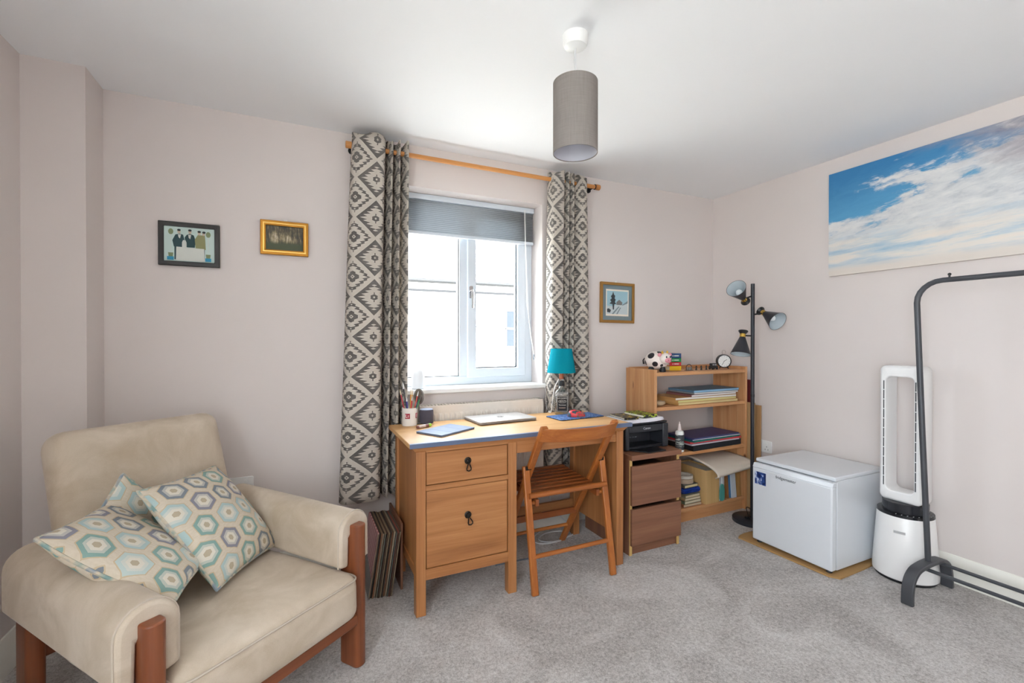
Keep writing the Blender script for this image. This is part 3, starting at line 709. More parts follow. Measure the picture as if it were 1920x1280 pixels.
# ------------------------------------------------------------------ desk
dk_ = thing('oak_desk', (1.065, 2.27, 0), 'oak pedestal desk with two drawers standing under the window', 'desk')
DY0, DY1 = 2.035, 2.52
top = obj('desktop', MB().box(.445, 1.690, 2.018, 2.535, .770, .790), OAKTOP, dk_, .003, world=True)
obj('moulding', MB().add([(.460, 2.030, .770), (1.675, 2.030, .770), (1.675, 2.525, .770), (.460, 2.525, .770), (.476, 2.040, .748), (1.650, 2.040, .748), (1.650, 2.520, .748), (.476, 2.520, .748)],
    [(0, 1, 2, 3), (7, 6, 5, 4), (0, 4, 5, 1), (1, 5, 6, 2), (2, 6, 7, 3), (3, 7, 4, 0)]), OAK['x'], dk_, world=True)
TAPE = plain('#5d6b86', .45)
obj('edge_tape', MB().box(.446, 1.691, 2.0155, 2.0185, .7705, .7905).box(.446, 1.691, 2.0155, 2.034, .7898, .7909), TAPE, dk_, .0008, world=True, label='slate blue tape along the front edge')
for x in (.478, .936, 1.598):
    for y in (DY0, DY1-.046): obj('leg', MB().box(x, x+.046, y, y+.046, 0, .750), OAK['z'], dk_, .003, world=True)
for x0, x1 in ((.490, .506), (.950, .964)):
    obj('side_panel', MB().box(x0, x1, DY0+.046, DY1-.046, .205, .748), OAK['z'], dk_, world=True)
    obj('side_rail', MB().box(x0-.006, x1+.006, DY0+.046, DY1-.046, .160, .205), OAK['y'], dk_, .002, world=True)
obj('side_panel', MB().box(1.612, 1.626, DY0+.046, DY1-.046, .165, .748), OAK['z'], dk_, world=True)
obj('back_panel', MB().box(.524, .936, DY1-.03, DY1-.016, .165, .748), OAK['x'], dk_, world=True)
obj('pedestal_floor', MB().box(.506, .950, DY0+.03, DY1-.03, .17, .186), OAK['x'], dk_, world=True)
obj('front_rail', MB().box(.524, .936, DY0+.004, DY0+.03, .742, .750), OAK['x'], dk_, world=True)
obj('front_rail', MB().box(.524, .936, DY0+.003, DY0+.03, .567, .590), OAK['x'], dk_, .001, world=True)
obj('front_rail', MB().box(.524, .936, DY0+.003, DY0+.03, .160, .209), OAK['x'], dk_, .001, world=True)
obj('apron', MB().box(.982, 1.598, DY0+.008, DY0+.028, .690, .750), OAK['x'], dk_, .001, world=True)
obj('back_stretcher', MB().box(.982, 1.598, DY1-.04, DY1-.018, .175, .232), OAK['x'], dk_, .002, world=True)
def drawer(z0, z1, zk, ang):
    d = obj('drawer_front', MB().box(.5275, .9325, DY0+.006, DY0+.026, z0+.003, z1-.003), OAK['x'], dk_, .0025, world=True)
    obj('drawer_box', MB().box(.535, .925, DY0+.026, DY1-.04, z0+.01, z1-.02), OAK['y'], d, world=True)
    kx, ky = .726, DY0+.006
    MK = frame_M((kx, ky, zk), (1, 0, 0), (0, 0, 1))
    obj('knob', MB().lathe([(.016, 0), (.017, .004), (.012, .007), (.010, .014), (.0001, .018)], 18, M=MK), DARKIRON, d, world=True)
    s_, c_ = math.sin(R(ang)), math.cos(R(ang))
    tp = [(0, -.006), (-.006, -.020), (-.011, -.034), (-.010, -.043), (0, -.047), (.010, -.043), (.011, -.034), (.006, -.020)]
    obj('ring_pull', MB().tube([(kx + x*c_ - z*s_, ky-.014, zk + x*s_ + z*c_) for x, z in tp], .003, 6, closed=True), DARKIRON, d, world=True)
drawer(.590, .742, .684, 2); drawer(.209, .567, .427, 14)

# ------------------------------------------------------------------ folding chair
fc = thing('folding_chair', (1.28, 2.15, 0), 'folding slatted wooden chair pushed up to the desk', 'chair')
LX, SX = (1.072, 1.492), (1.047, 1.517)
for x in LX: obj('long_leg', MB().bar((x, 1.915, .835), (x, 2.44, .004), .022, .038, up=(1, 0, 0)), BEECH['z'] if x < 1.2 else BEECH['z'], fc, .005, world=True)
for x in SX: obj('short_leg', MB().bar((x, 2.068, .612), (x, 1.962, .003), .022, .036, up=(1, 0, 0)), BEECH['z'], fc, .005, world=True)
vs = []; n = 16
for i in range(n+1):
    t = i/n; x = LX[0]-.014 + (LX[1]-LX[0]+.028)*t; bow = .066*(1-(2*t-1)**2)
    for y, z in ((1.912-bow*-1.0, .826), (1.924+bow, .826), (1.950+bow, .758), (1.938+bow, .758)):
        vs.append((x, y - 2*bow, z))
fs = [(i*4+k, i*4+(k+1) % 4, (i+1)*4+(k+1) % 4, (i+1)*4+k) for i in range(n) for k in range(4)] + [(0, 1, 2, 3), tuple(n*4+k for k in (3, 2, 1, 0))]
obj('back_board', MB().add(vs, fs), BEECH['x'], fc, .003, world=True, smooth=40)
for x in (1.096, 1.468): obj('seat_frame', MB().bar((x, 2.03, .428), (x, 2.41, .452), .020, .036), BEECHD['y'], fc, .003, world=True)
for i in range(9):
    y = 2.045 + i*.0445
    obj('seat_slat', MB().box(1.087, 1.477, y-.018, y+.018, .455+i*.0027, .466+i*.0027), BEECHD['x'], fc, .003, world=True)
def rung(y, z, x0, x1, r=.012): obj('rung', MB().tube([(x0, y, z), (x1, y, z)], r, 12), BEECH['x'], fc, world=True)
rung(2.026, .470, SX[0], SX[1], .0135); rung(1.992, .178, SX[0], SX[1], .0115); rung(2.357, .135, LX[0], LX[1], .010)
obj('flat_rung', MB().box(LX[0], LX[1], 2.272, 2.290, .232, .268), BEECHD['x'], fc, .003, world=True)
for x, s in ((SX[0]-.003, -1), (SX[1]+.003, 1)):
    obj('hinge', MB().box(min(x, x-s*.028)-.003, max(x, x-s*.028)+.003, 2.052, 2.068, .592, .612), DARKIRON, fc, .003, world=True)
    obj('seat_pivot', MB().tube([(x-s*.06, 2.05, .425), (x-s*.002, 2.05, .425)], .011, 10), BEECH['x'], fc, world=True)

# ------------------------------------------------------------------ chest of drawers with printer
bc = thing('drawer_chest', (1.934, 2.33, 0), 'small walnut-veneer chest of two drawers carrying the printer', 'chest of drawers')
EDGE = flat('#c9a565', .6); cx0, cx1, cy0, cy1 = 1.737, 2.119, 2.094, 2.545
obj('top', MB().box(cx0-.001, cx1+.001, cy0-.020, cy1, .556, .585), WALNUT['x'], bc, .0015, world=True)
for a, b in ((cx0, cx0+.018), (cx1-.018, cx1)):
    sd = obj('side_panel', MB().box(a, b, cy0+.004, cy1, 0, .556), WALNUT['z'], bc, world=True)
    obj('edge_band', MB().box(a, b, cy0, cy0+.004, 0, .556), EDGE, sd, world=True)
obj('back_panel', MB().box(cx0+.018, cx1-.018, cy1-.012, cy1-.004, .03, .556), WALNUT['z'], bc, world=True)
obj('plinth', MB().box(cx0+.018, cx1-.018, cy0+.014, cy0+.03, 0, .052), WALNUT['x'], bc, world=True)
for z0, z1 in ((.060, .272), (.294, .522)):
    d = obj('drawer_front', MB().box(cx0+.002, cx1-.002, cy0-.019, cy0-.001, z0, z1), WALNUT['x'], bc, .0012, world=True)
    obj('drawer_box', MB().box(cx0+.025, cx1-.025, cy0-.001, cy1-.05, z0+.01, z1-.04), plain('#4a3226', .6), d, world=True)
pn = thing('inkjet_printer', (1.935, 2.32, .585), 'black inkjet printer with open paper slot on the walnut chest', 'printer')
PB = plain('#25272d', .38); PB2 = plain('#14151a', .35)
px0, px1, py0, py1, pz0, pz1 = 1.768, 2.104, 2.168, 2.46, .587, .744
obj('body', MB().box(px0, px0+.03, py0, py1, pz0, pz1-.01).box(px1-.045, px1, py0, py1, pz0, pz1-.01).box(px0+.03, px1-.045, py0+.001, py1-.001, pz1-.055, pz1-.0105).box(px0+.03, px1-.045, py0+.11, py1-.002, pz0+.016, pz1-.055).box(px0+.03, px1-.045, py0+.012, py1-.003, pz0+.001, pz0+.016), PB, pn, .006, world=True)
obj('scanner_lid', MB().box(px0+.004, px1-.004, py0+.006, py1-.004, pz1-.007, pz1+.004), PB, pn, .004, world=True)
obj('slot_floor', MB().box(px0+.032, px1-.047, py0+.006, py0+.108, pz0+.016, pz0+.022), PB2, pn, world=True)
k = MB()
for i in range(6): k.box(px0+.05+i*.022, px0+.064+i*.022, py0+.1065, py0+.1105, pz0+.05, pz0+.056)
obj('paper_rollers', k, plain('#6f747c', .5), pn, world=True)
obj('output_tray', MB().prism([(px0+.03, py0+.004), (px1-.09, py0+.004), (px1-.10, py0-.085), (px0+.10, py0-.088)], pz0+.001, pz0+.006, 0, None), PB2, pn, .001, world=True)
text('maker_name', 'Canon', .021, plain('#c3c6cc', .4), pn, frame_M((-.005, py0-2.32-.0012, pz1-.030-.585), (1, 0, 0), (0, 0, 1)))
pp_ = MB(); vs = []; fs = []
nx, ny = 10, 8
for i in range(5):
    o = len(vs); dx, dy = rnd.uniform(-.004, .004), rnd.uniform(-.006, .004)
    for j in range(ny+1):
        for q in range(nx+1):
            u, v = q/nx, j/ny
            vs.append((1.785+dx+.285*u, 2.175+dy+.20*v, .7515 + i*.0036 + .010*max(0, u-.6)**2*4*(1-v)))
    fs += [(o+j*(nx+1)+q, o+j*(nx+1)+q+1, o+(j+1)*(nx+1)+q+1, o+(j+1)*(nx+1)+q) for j in range(ny) for q in range(nx)]
obj('paper_stack', pp_.add(vs, fs), flat('#eceaf0', .7), solid=.0034, smooth=60, label='loose stack of white paper on top of the printer', cat='paper')
def book(name, label, cat, x0, x1, y0, y1, z0, z1, cover, pages='#e8e2d2', rot=0, group=None, spine='x0', parent=None):
    """a closed book lying flat: cover boards, spine and page block"""
    cx, cy = (x0+x1)/2, (y0+y1)/2
    o = thing(name, (cx, cy, z0), label, cat, R(rot), group)
    hx_, hy, h = (x1-x0)/2, (y1-y0)/2, z1-z0; t = min(.003, h*.18)
    c = MB().box(-hx_, hx_, -hy, hy, 0, t).box(-hx_, hx_, -hy, hy, h-t, h)
    if spine == 'x0': c.box(-hx_, -hx_+t, -hy, hy, 0, h)
    elif spine == 'x1': c.box(hx_-t, hx_, -hy, hy, 0, h)
    elif spine == 'y0': c.box(-hx_, hx_, -hy, -hy+t, 0, h)
    obj('cover', c, cover, o, .0006)
    obj('pages', MB().box(-hx_+t*.9, hx_-t*.9, -hy+t*.9, hy-.003, t, h-t), flat(pages, .8), o)
    return o
LIME = Mat('black_lime_cover', .4); _a = LIME.noise(LIME.coord('Object', (30, 90, 60)), 1, 2); LIME.color(LIME.ramp(_a, [(.5, hx('#17181b')), (.56, hx('#b9cf3e'))]))
YEL = Mat('black_yellow_cover', .4); _a = YEL.noise(YEL.coord('Object', (40, 60, 60)), 1, 2); YEL.color(YEL.ramp(_a, [(.56, hx('#1b1b1c')), (.62, hx('#cbb04a'))]))
book('notebook', 'thin black notebook with yellow flecks beside the lime-edged one', 'notebook', 1.79, 1.89, 2.19, 2.36, .7705, .782, YEL.m, rot=-6, spine='y0')
book('notebook', 'black notebook with a lime green spine on the printer paper', 'notebook', 1.925, 2.04, 2.20, 2.375, .7705, .788, LIME.m, rot=4, spine='y0')

# ------------------------------------------------------------------ things on the desk
DZ = .791
def Tr(x, y, z): return Matrix.Translation((x, y, z))
mg = thing('pen_mug', (.548, 2.482, DZ), 'white mug with red labels, full of pens', 'mug')
obj('cup', MB().lathe([(.0001, .004), (.038, .004), (.040, 0), (.0405, .003), (.0405, .096), (.0385, .096), (.0380, .008), (.0001, .008)], 32), flat('#e9e4de', .25), mg)
for a0 in (-118, -32, 58):
    k = MB(); n = 6; vs = [(.0409*math.cos(R(a0-19+38*i/n)), .0409*math.sin(R(a0-19+38*i/n)), z) for i in range(n+1) for z in (.040, .068)]
    k.add(vs, [(2*i, 2*i+2, 2*i+3, 2*i+1) for i in range(n)])
    lb = obj('label', k, flat('#a8283c', .4), mg, solid=.0004)
for a in (-118, -32):
    MT = Matrix.Rotation(R(a), 4, 'Z') @ frame_M((.0412, 0, .054), (0, 1, 0), (0, 0, 1))
    obj('label_print', MB().box(-.010, -.007, -.008, .009, 0, .0005, 0, MT).box(-.007, -.001, -.008, -.005, 0, .0005, 0, MT).box(.001, .009, .001, .004, 0, .0003, 0, MT).box(.001, .008, -.006, -.003, 0, .0003, 0, MT), flat('#ecd9d6'), mg)
pens = [(-.020, -.008, -.026, .006, .150, '#b23a44', 'red pencil'), (-.008, .010, -.020, .004, .175, '#2c2c31', 'black brush pen'), (.002, -.014, .0, -.006, .148, '#d98f2e', 'orange pencil'),
        (.010, -.004, .006, .012, .142, '#e8b63a', 'yellow pencil'), (-.014, -.018, -.006, -.012, .118, '#3b3f8a', 'blue marker'), (.016, .004, .030, .010, .138, '#d8452f', 'red-orange pen'),
        (.022, -.010, .028, -.006, .125, '#3fa96a', 'green-capped pen'), (.004, .016, .012, .018, .128, '#c8d23c', 'lime highlighter'), (-.004, -.022, .010, -.010, .120, '#c23b52', 'crimson pen'), (.018, -.018, .018, -.012, .116, '#4a4f6b', 'navy pen')]
for i, (a, b, tx, ty, L, c, nm) in enumerate(pens):
    o = thing('pen', (.548+a*.6, 2.482+b*.6, DZ+.010), nm + ' standing in the white mug', 'pen', group='pens in the mug')
    p0 = Vector((0, 0, 0)); d = Vector((a*.5+tx*.9, b*.5+ty*.9, L)); L *= 1.28; d = d.normalized()*L; r = .0042 if 'marker' in nm or 'highlighter' in nm else .0034
    obj('barrel', MB().tube([p0, d*.84], r, 8), flat(c, .35), o)
    tip = flat('#e6d3b0') if 'pencil' in nm else flat('#f0f0f0' if i % 3 else '#26262a', .3)
    obj('tip', MB().tube([d*.84, d*.93, d], [r, r*.8, r*.25], 8), tip, o)
hm = thing('hand_mirror', (.600, 2.505, DZ), 'small round dark-rimmed mirror standing behind the mug', 'mirror')
MK = frame_M((.004, -.006, .150), (.80, -.60, 0), (0, 0, 1))
obj('rim', MB().tube([MK @ Vector((.026*math.cos(a), .040*math.sin(a), 0)) for a in [i*math.pi/12 for i in range(24)]], .004, 8, closed=True), plain('#6b655f', .4), hm)
obj('mirror_disc', MB().lathe([(1, -.002), (1, .002)], 24, M=MK @ Matrix.Diagonal((.026, .040, 1, 1))), plain('#77756f', .12, .6), hm)
obj('stand', MB().tube([(.004, -.006, .110), (.002, -.003, .006)], .004, 8).lathe([(.022, 0), (.022, .004), (.006, .008)], 18), plain('#6b655f', .4), hm)
sp = thing('smart_speaker', (.646, 2.498, DZ), 'small charcoal cylinder speaker next to the white mug', 'speaker')
obj('body', MB().lathe([(.034, 0), (.038, .004), (.038, .070), (.035, .076)], 28), plain('#4b4854', .9), sp)
obj('top_plate', MB().lathe([(.035, .076), (.033, .079), (.0001, .079)], 28), plain('#9aa6bd', .35), sp)
mk = thing('highlighter_pen', (.600, 2.375, DZ), 'marker pen with a lime green cap lying by the mug', 'pen', R(26))
obj('barrel', MB().tube([(-.045, 0, .0085), (.030, 0, .0085)], .0085, 12), flat('#8a5a56', .4), mk)
obj('printed_band', MB().tube([(-.036, 0, .0085), (.008, 0, .0085)], .0087, 12), flat('#c9b6ae', .4), mk)
obj('cap', MB().tube([(.030, 0, .0085), (.044, 0, .0085), (.050, 0, .0085)], [.0088, .0088, .006], 12), flat('#9fd63a', .4), mk)

tb = thing('tablet', (.682, 2.245, DZ), 'tablet in a blue-grey folding case lying on the desk', 'tablet', R(30.5))
TC = flat('#71809d', .55)
obj('case', MB().prism(rrect(-.126, .126, -.088, .088, .008), 0, .0055), flat('#6b7488', .5), tb, .0015)
for i in range(3): obj('cover_flap', MB().box(-.125+i*.0838, -.0425+i*.0838, -.087, .087, .0062, .0085), TC, tb, .001)
lp = thing('laptop', (1.062, 2.425, DZ), 'closed silver laptop lying on the desk', 'laptop', R(3.5))
SIL = plain('#c9c6c4', .35, .6, .02)
obj('base', MB().prism(rrect(-.180, .180, -.118, .118, .012), .002, .010), plain('#8e8d90', .4, .6), lp, .002)
lid = obj('lid', MB().prism(rrect(-.180, .180, -.118, .118, .012), .0108, .0165), SIL, lp, .002)
for x in (-.15, .15):
    for y in (-.10, .10): obj('rubber_foot', MB().lathe([(.008, 0), (.008, .002)], 10, M=Tr(x, y, 0)), BLACK, lp)
obj('badge', MB().lathe([(.0215, .0166), (.0215, .0171)], 28), plain('#dedcd9', .2, .7), lid)
text('badge_letters', 'hp', .030, plain('#4b4b50', .3), lid, Matrix.Rotation(R(0), 4, 'Z') @ Tr(0, .001, .0173) @ Matrix(((1, .25, 0, 0), (0, 1, 0, 0), (0, 0, 1, 0), (0, 0, 0, 1))))
MP = Mat('blue_mottled_mousepad', .8); _a = MP.noise(MP.coord(), 90, 3, .7); MP.color(MP.ramp(_a, [(.35, hx('#1f3a66')), (.52, hx('#3d64a0')), (.66, hx('#8ea9cf'))]))
mp_ = thing('mouse_pad', (1.513, 2.325, DZ), 'blue mottled mouse pad lying at the end of the desk', 'mouse pad', R(4))
obj('surface', MB().prism(rrect(-.160, .160, -.082, .082, .012), .003, .005), MP.m, mp_, .001)
obj('base', MB().prism(rrect(-.160, .160, -.082, .082, .012), 0, .003), flat('#2a2d33', .8), mp_)
ms = thing('computer_mouse', (1.505, 2.300, DZ+.005), 'red and grey camouflage computer mouse on the blue pad', 'mouse', R(-28))
MS = Mat('mouse_camouflage', .35); _a = MS.noise(MS.coord(), 26, 1); MS.color(MS.ramp(_a, [(.0, hx('#3f4a55')), (.43, hx('#d8383f')), (.56, hx('#7a6a5c')), (.64, hx('#c9303c'))], True))
vs = []; fs = []; n = 20; prof = [(1., 0.), (1.02, .2), (.97, .5), (.80, .8), (.5, .96), (.2, 1.)]
k = MB()
for r_, h_ in prof: vs += [(.052*r_*math.cos(2*math.pi*i/n), .031*r_*math.sin(2*math.pi*i/n), .036*h_*(1-.12*math.cos(2*math.pi*i/n)) + .001) for i in range(n)]
fs = [(j*n+i, j*n+(i+1) % n, (j+1)*n+(i+1) % n, (j+1)*n+i) for j in range(len(prof)-1) for i in range(n)] + [tuple(range(n))[::-1], tuple((len(prof)-1)*n+i for i in range(n))]
obj('shell', k.add(vs, fs), MS.m, ms, smooth=60)
obj('scroll_wheel', MB().tube([(.026, -.003, .033), (.026, .003, .033)], .006, 12), BLACK, ms)

bl_ = thing('bottle_lamp', (1.497, 2.458, DZ), 'table lamp made from a square whisky bottle with a teal shade', 'table lamp')
def sq(hw, r, z): return [(x, y, z) for x, y in rrect(-hw, hw, -hw, hw, r, 3)]
def loft(rings, mb=None):
    mb = mb or MB(); n = len(rings[0]); vs = [p for q in rings for p in q]
    fs = [(j*n+i, j*n+(i+1) % n, (j+1)*n+(i+1) % n, (j+1)*n+i) for j in range(len(rings)-1) for i in range(n)]
    return mb.add(vs, fs + [tuple(range(n))[::-1], tuple((len(rings)-1)*n+i for i in range(n))])
RB = Matrix.Rotation(R(-24), 4, 'Z')
btl = loft([[RB @ Vector(p) for p in q] for q in (sq(.042, .008, .0), sq(.044, .009, .005), sq(.044, .009, .128), sq(.039, .012, .142), sq(.022, .015, .158), sq(.0145, .0144, .168), sq(.013, .0129, .205), sq(.015, .0149, .210), sq(.015, .0149, .218))])
bt = obj('bottle', btl, CLEAR, bl_, smooth=40)
for a in (-24, -114):
    MT = Matrix.Rotation(R(a), 4, 'Z') @ frame_M((0, -.0448, .068), (1, 0, 0), (0, 0, 1))
    fr_ = obj('label', MB().prism(rrect(-.036, .036, -.050, .050, .004), 0, .0006, 0, MT), flat('#1a1917', .5), bt)
    obj('label_border', MB().ring(-.033, .033, -.047, .047, .002, .0006, .0010, 0, MT @ Matrix(((1, 0, 0, 0), (0, 0, 1, 0), (0, 1, 0, 0), (0, 0, 0, 1)))), flat('#cfc9bc'), bt)
    if a == -24:
        W_ = flat('#e4dfd4')
        for body, z, s in (("JACK DANIEL'S", .034, .0088), ('Old No.7', .014, .0090), ('Tennessee', -.008, .0105), ('WHISKEY', -.026, .0100)):
            text('label_lettering', body, s, W_ if z != -.026 else flat('#d9b9a5'), bt, MT @ Tr(0, z, .0010))
        obj('label_oval', MB().tube([(MT @ Vector((.024*math.cos(t), .014+.0085*math.sin(t), .0012))) for t in [i*math.pi/12 for i in range(24)]], .0006, 4, closed=True), W_, bt)
    else:
        for i in range(6): obj('label_line', MB().box(-.02, .02, -.03+i*.013, -.026+i*.013, .0006, .001, 0, MT), flat('#cfc9bc'), bt)
obj('neck_band', MB().lathe([(.0142, .180), (.0185, .176), (.0195, .196), (.0155, .207)], 20), BLACK, bl_)
obj('lamp_holder', MB().lathe([(.011, .218), (.014, .222), (.014, .250), (.011, .262)], 16), plain('#b5623a', .4), bl_)
obj('bulb', MB().lathe([(.010, .262), (.014, .275), (.020, .295), (.019, .31), (.010, .322), (.0001, .325)], 16), flat('#f3efe4', .3), bl_)
def translucent(name, c, c2, fac):
    M = Mat(name, .85, 0, .1); M.color(M.mix(M.noise(M.coord('Object', (300, 300, 300)), 1, 1), hx(c), hx(c2)))
    t = M.t; tr = t.nodes.new('ShaderNodeBsdfTranslucent'); tr.inputs[0].default_value = hx(c2) + (1,)
    mx = t.nodes.new('ShaderNodeMixShader'); mx.inputs[0].default_value = fac; out = t.nodes['Material Output']
    t.links.new(M.p.outputs[0], mx.inputs[1]); t.links.new(tr.outputs[0], mx.inputs[2]); t.links.new(mx.outputs[0], out.inputs[0]); return M.m
TEAL = translucent('teal_cotton_shade', '#0d95a8', '#14a9ba', .35)
obj('shade', MB().lathe([(.090, .258), (.066, .408), (.0645, .408), (.0885, .258), (.090, .258)], 40), TEAL, bl_)
k = MB()
for a in (10, 130, 250): k.tube([(.012*math.cos(R(a)), .012*math.sin(R(a)), .256), (.0885*math.cos(R(a)), .0885*math.sin(R(a)), .262)], .0013, 5)
obj('shade_carrier', k, CHROME, bl_)
obj('flex', MB().tube(catmull([(-.014, .010, .215), (-.032, .030, .16), (-.042, .038, .08), (-.050, .045, .006), (-.052, .072, .003), (-.052, .092, -.06)], 4), .0026, 6), WHITEP, bl_)

sd_ = thing('white_capsule_device', (.648, 2.705, .963), 'white rounded capsule device standing on the window sill', 'device')
obj('body', MB().lathe([(.034, 0), (.038, .004), (.0385, .05), (.038, .085), (.033, .105), (.022, .118), (.0001, .123)], 28), flat('#eef1f5', .3), sd_)
obj('base', MB().lathe([(.036, -.001), (.0365, .006), (.036, .008)], 28), flat('#b9bec6', .4), sd_)

# ------------------------------------------------------------------ records against the desk
sleeves = ['#6e6a66', '#4a4038', '#7d6a55', '#352d28', '#8c7a63', '#5b4638', '#94826c', '#3f3731', '#6d5745', '#a39680', '#4b4e4c', '#8a4f44', '#5f5042']
PK = Mat('pink_striped_sleeve', .55); X_, Y_, Z_ = PK.xyz(PK.coord()); nn = PK.noise(PK.coord('Object', (4, 4, 40)), 1, 2)
stp = ((Y_ + Z_ * .25 + nn * .02) * 26.0).mod(1.0).lt(.5)
cp = PK.mix(stp, hx('#b0727a'), hx('#c9a3a1')); PK.color(PK.mix((Z_ - Y_ * .25).gt(.135), PK.mix(PK.noise(PK.coord(), 40, 3), hx('#6d6e70'), hx('#9a9996')), cp))
for i, c in enumerate(sleeves):
    x = .302 + i*.0086; o = thing('vinyl_record', (x, 2.44 - .0015*i, 0), ['grey', 'dark brown', 'tan', 'black-brown', 'light tan', 'chestnut', 'sandy', 'dark umber', 'mid-brown', 'pale stone', 'dark grey-green', 'brick red', 'brown'][i] + ' record sleeve, ' + ['first', 'second', 'third', 'fourth', 'fifth', 'sixth', 'seventh', 'eighth', 'ninth', 'tenth', 'eleventh', 'twelfth', 'last'][i] + ' counted from the pink-striped one', 'record', group='vinyl records beside the desk')
    if i == 0: o['label'] = 'pink-striped record sleeve at the outer end of the leaning row'
    tl = .046
    def slab(mb, x0, x1, y0, y1, z0, z1): return mb.add([(x0+tl*z/.31, y, z) if s == 0 else (x1+tl*z/.31, y, z) for z in (z0, z1) for y in (y0, y1) for s in (0, 1)], [(0, 2, 3, 1), (4, 5, 7, 6), (0, 1, 5, 4), (2, 6, 7, 3), (0, 4, 6, 2), (1, 3, 7, 5)])
    hh = .312 - rnd.random()*.006; dy = rnd.uniform(-.006, .006)
    obj('sleeve', slab(MB(), 0, .0072, -.155+dy, .155+dy, 0, hh), PK.m if i == 0 else flat(c, .6), o, .001)
    obj('spine', slab(MB(), .001, .0062, -.1562+dy, -.155+dy, .004, hh-.004), flat(['#8a7a62', '#3a332d', '#8a5a3e', '#a89c86', '#5c645f', '#4a3a2e'][i % 6], .6), o)
wb = MB().add([(.462+.0*z+s*.012, y, z) for z in (0.0, .335) for y in (2.30, 2.62) for s in (0, 1)], [(0, 2, 3, 1), (4, 5, 7, 6), (0, 1, 5, 4), (2, 6, 7, 3), (0, 4, 6, 2), (1, 3, 7, 5)])
obj('wooden_board', wb, WALNUT['z'], None, .002, label='brown wooden board standing between the records and the desk', cat='board')

# ------------------------------------------------------------------ cables under the desk
def cable(label, pts, r, mat): obj('power_cable', MB().tube(catmull(pts, 6), r, 6), mat, label=label, cat='cable', group='cables under the desk')
cable('white cable coiled on the carpet under the folding chair', [(1.545, 2.655, .32), (1.50, 2.60, .20), (1.57, 2.56, .08), (1.66, 2.56, .006), (1.58, 2.47, .004), (1.42, 2.44, .004), (1.36, 2.50, .004), (1.44, 2.56, .008), (1.56, 2.55, .004), (1.58, 2.48, .009), (1.45, 2.42, .009), (1.34, 2.45, .004), (1.33, 2.53, .004), (1.42, 2.60, .004)], .0034, flat('#dcdde0', .4))
cable('black cable hanging from the wall socket under the desk', [(1.60, 2.655, .33), (1.585, 2.62, .34), (1.53, 2.60, .27), (1.45, 2.61, .235), (1.40, 2.63, .22)], .0032, BLACK)
cable('grey cable looping down behind the desk stretcher', [(1.22, 2.655, .22), (1.18, 2.64, .15), (1.19, 2.62, .07), (1.26, 2.60, .02), (1.36, 2.62, .006)], .003, flat('#5a5d66', .5))
cable('thin grey strip standing in for the desk shadow edge on the carpet', [(.99, 2.322, .004), (1.2, 2.312, .004), (1.45, 2.305, .004), (1.60, 2.300, .004)], .0042, flat('#6b7480', .5))  # dark strip drawn for the edge of the desk's shadow, no real cable
pg_ = thing('power_plug', (1.56, 2.655, .30), 'black power plug in the socket under the desk', 'plug')
obj('plug_body', MB().box(-.055, -.015, -.018, .013, -.004, .04), BLACK, pg_, .004)
obj('plug_grip', MB().box(-.048, -.022, -.026, -.018, .004, .032), plain('#c9cbd0', .4), pg_, .002)

# ------------------------------------------------------------------ pine bookcase
bs = thing('pine_bookcase', (2.56, 2.46, 0), 'low pine bookcase with three shelves in the corner', 'bookcase')
kx0, kx1, ky0, ky1 = 2.1215, 3.012, 2.31, 2.60
for a, b in ((kx0, kx0+.022), (kx1-.022, kx1)):
    w4 = (ky1-ky0)/4
    for i in range(4): obj('side_plank', MB().box(a, b, ky0+i*w4+.0004, ky0+(i+1)*w4-.0004, 0, 1.056), PINE['z'], bs, .0025 if i in (0, 3) else .0006, world=True)
for z0, z1, yf in ((1.012, 1.036, ky0+.004), (.780, .804, ky0+.004), (.460, .484, ky0+.004), (.075, .097, ky0+.004)):
    h2 = (ky1-yf)/3
    for i in range(3): obj('shelf_plank', MB().box(kx0+.022, kx1-.022, yf+i*h2+.0003, yf+(i+1)*h2-.0003, z0, z1), PINE['x'], bs, .003 if i == 0 else .0005, world=True)
obj('plinth', MB().box(kx0+.022, kx1-.022, ky0+.02, ky0+.038, 0, .075), PINE['x'], bs, .001, world=True)
obj('back_lip', MB().box(kx0+.022, kx1-.022, ky1-.018, ky1, 1.036, 1.060), PINE['x'], bs, .002, world=True)
Z1, Z2, Z3, Z4 = 1.037, .805, .485, .098

# top: cow money box
cw = thing('cow_money_box', (2.235, 2.405, Z1), 'black and white cow money box on the bookcase', 'money box', R(-42))
COW = Mat('cow_spots', .3); cX, cY, cZ = COW.xyz(COW.coord()); sp_ = None
for a, b, c, r_ in ((-.045, -.045, .112, .024), (-.018, -.060, .052, .019), (.015, -.028, .136, .020), (-.078, -.015, .06, .018), (.028, -.055, .040, .014), (-.03, .05, .10, .028), (.03, .055, .06, .024)):
    dd = ((cX - a) * (cX - a) + (cY - b) * (cY - b) + (cZ - c) * (cZ - c)).lt(r_ * r_); sp_ = dd if sp_ is None else sp_.max(dd)
COW.color(COW.mix(sp_, hx('#f0e4dc'), hx('#26232a')))
PINK = flat('#e79aa6', .35)
obj('body', MB().ball((-.008, 0, .076), .080, .066, .064, 24), COW.m, cw, smooth=80)
HM = frame_M((.046, -.038, .090), (.6, -.8, 0), (.8, .6, 0))
obj('head', MB().ball((0, 0, 0), .040, .042, .040, 20, 0, HM), flat('#f1e6de', .3), cw, smooth=80)
obj('snout', MB().ball((.033, 0, -.010), .016, .025, .018, 16, 0, HM), PINK, cw, smooth=80)
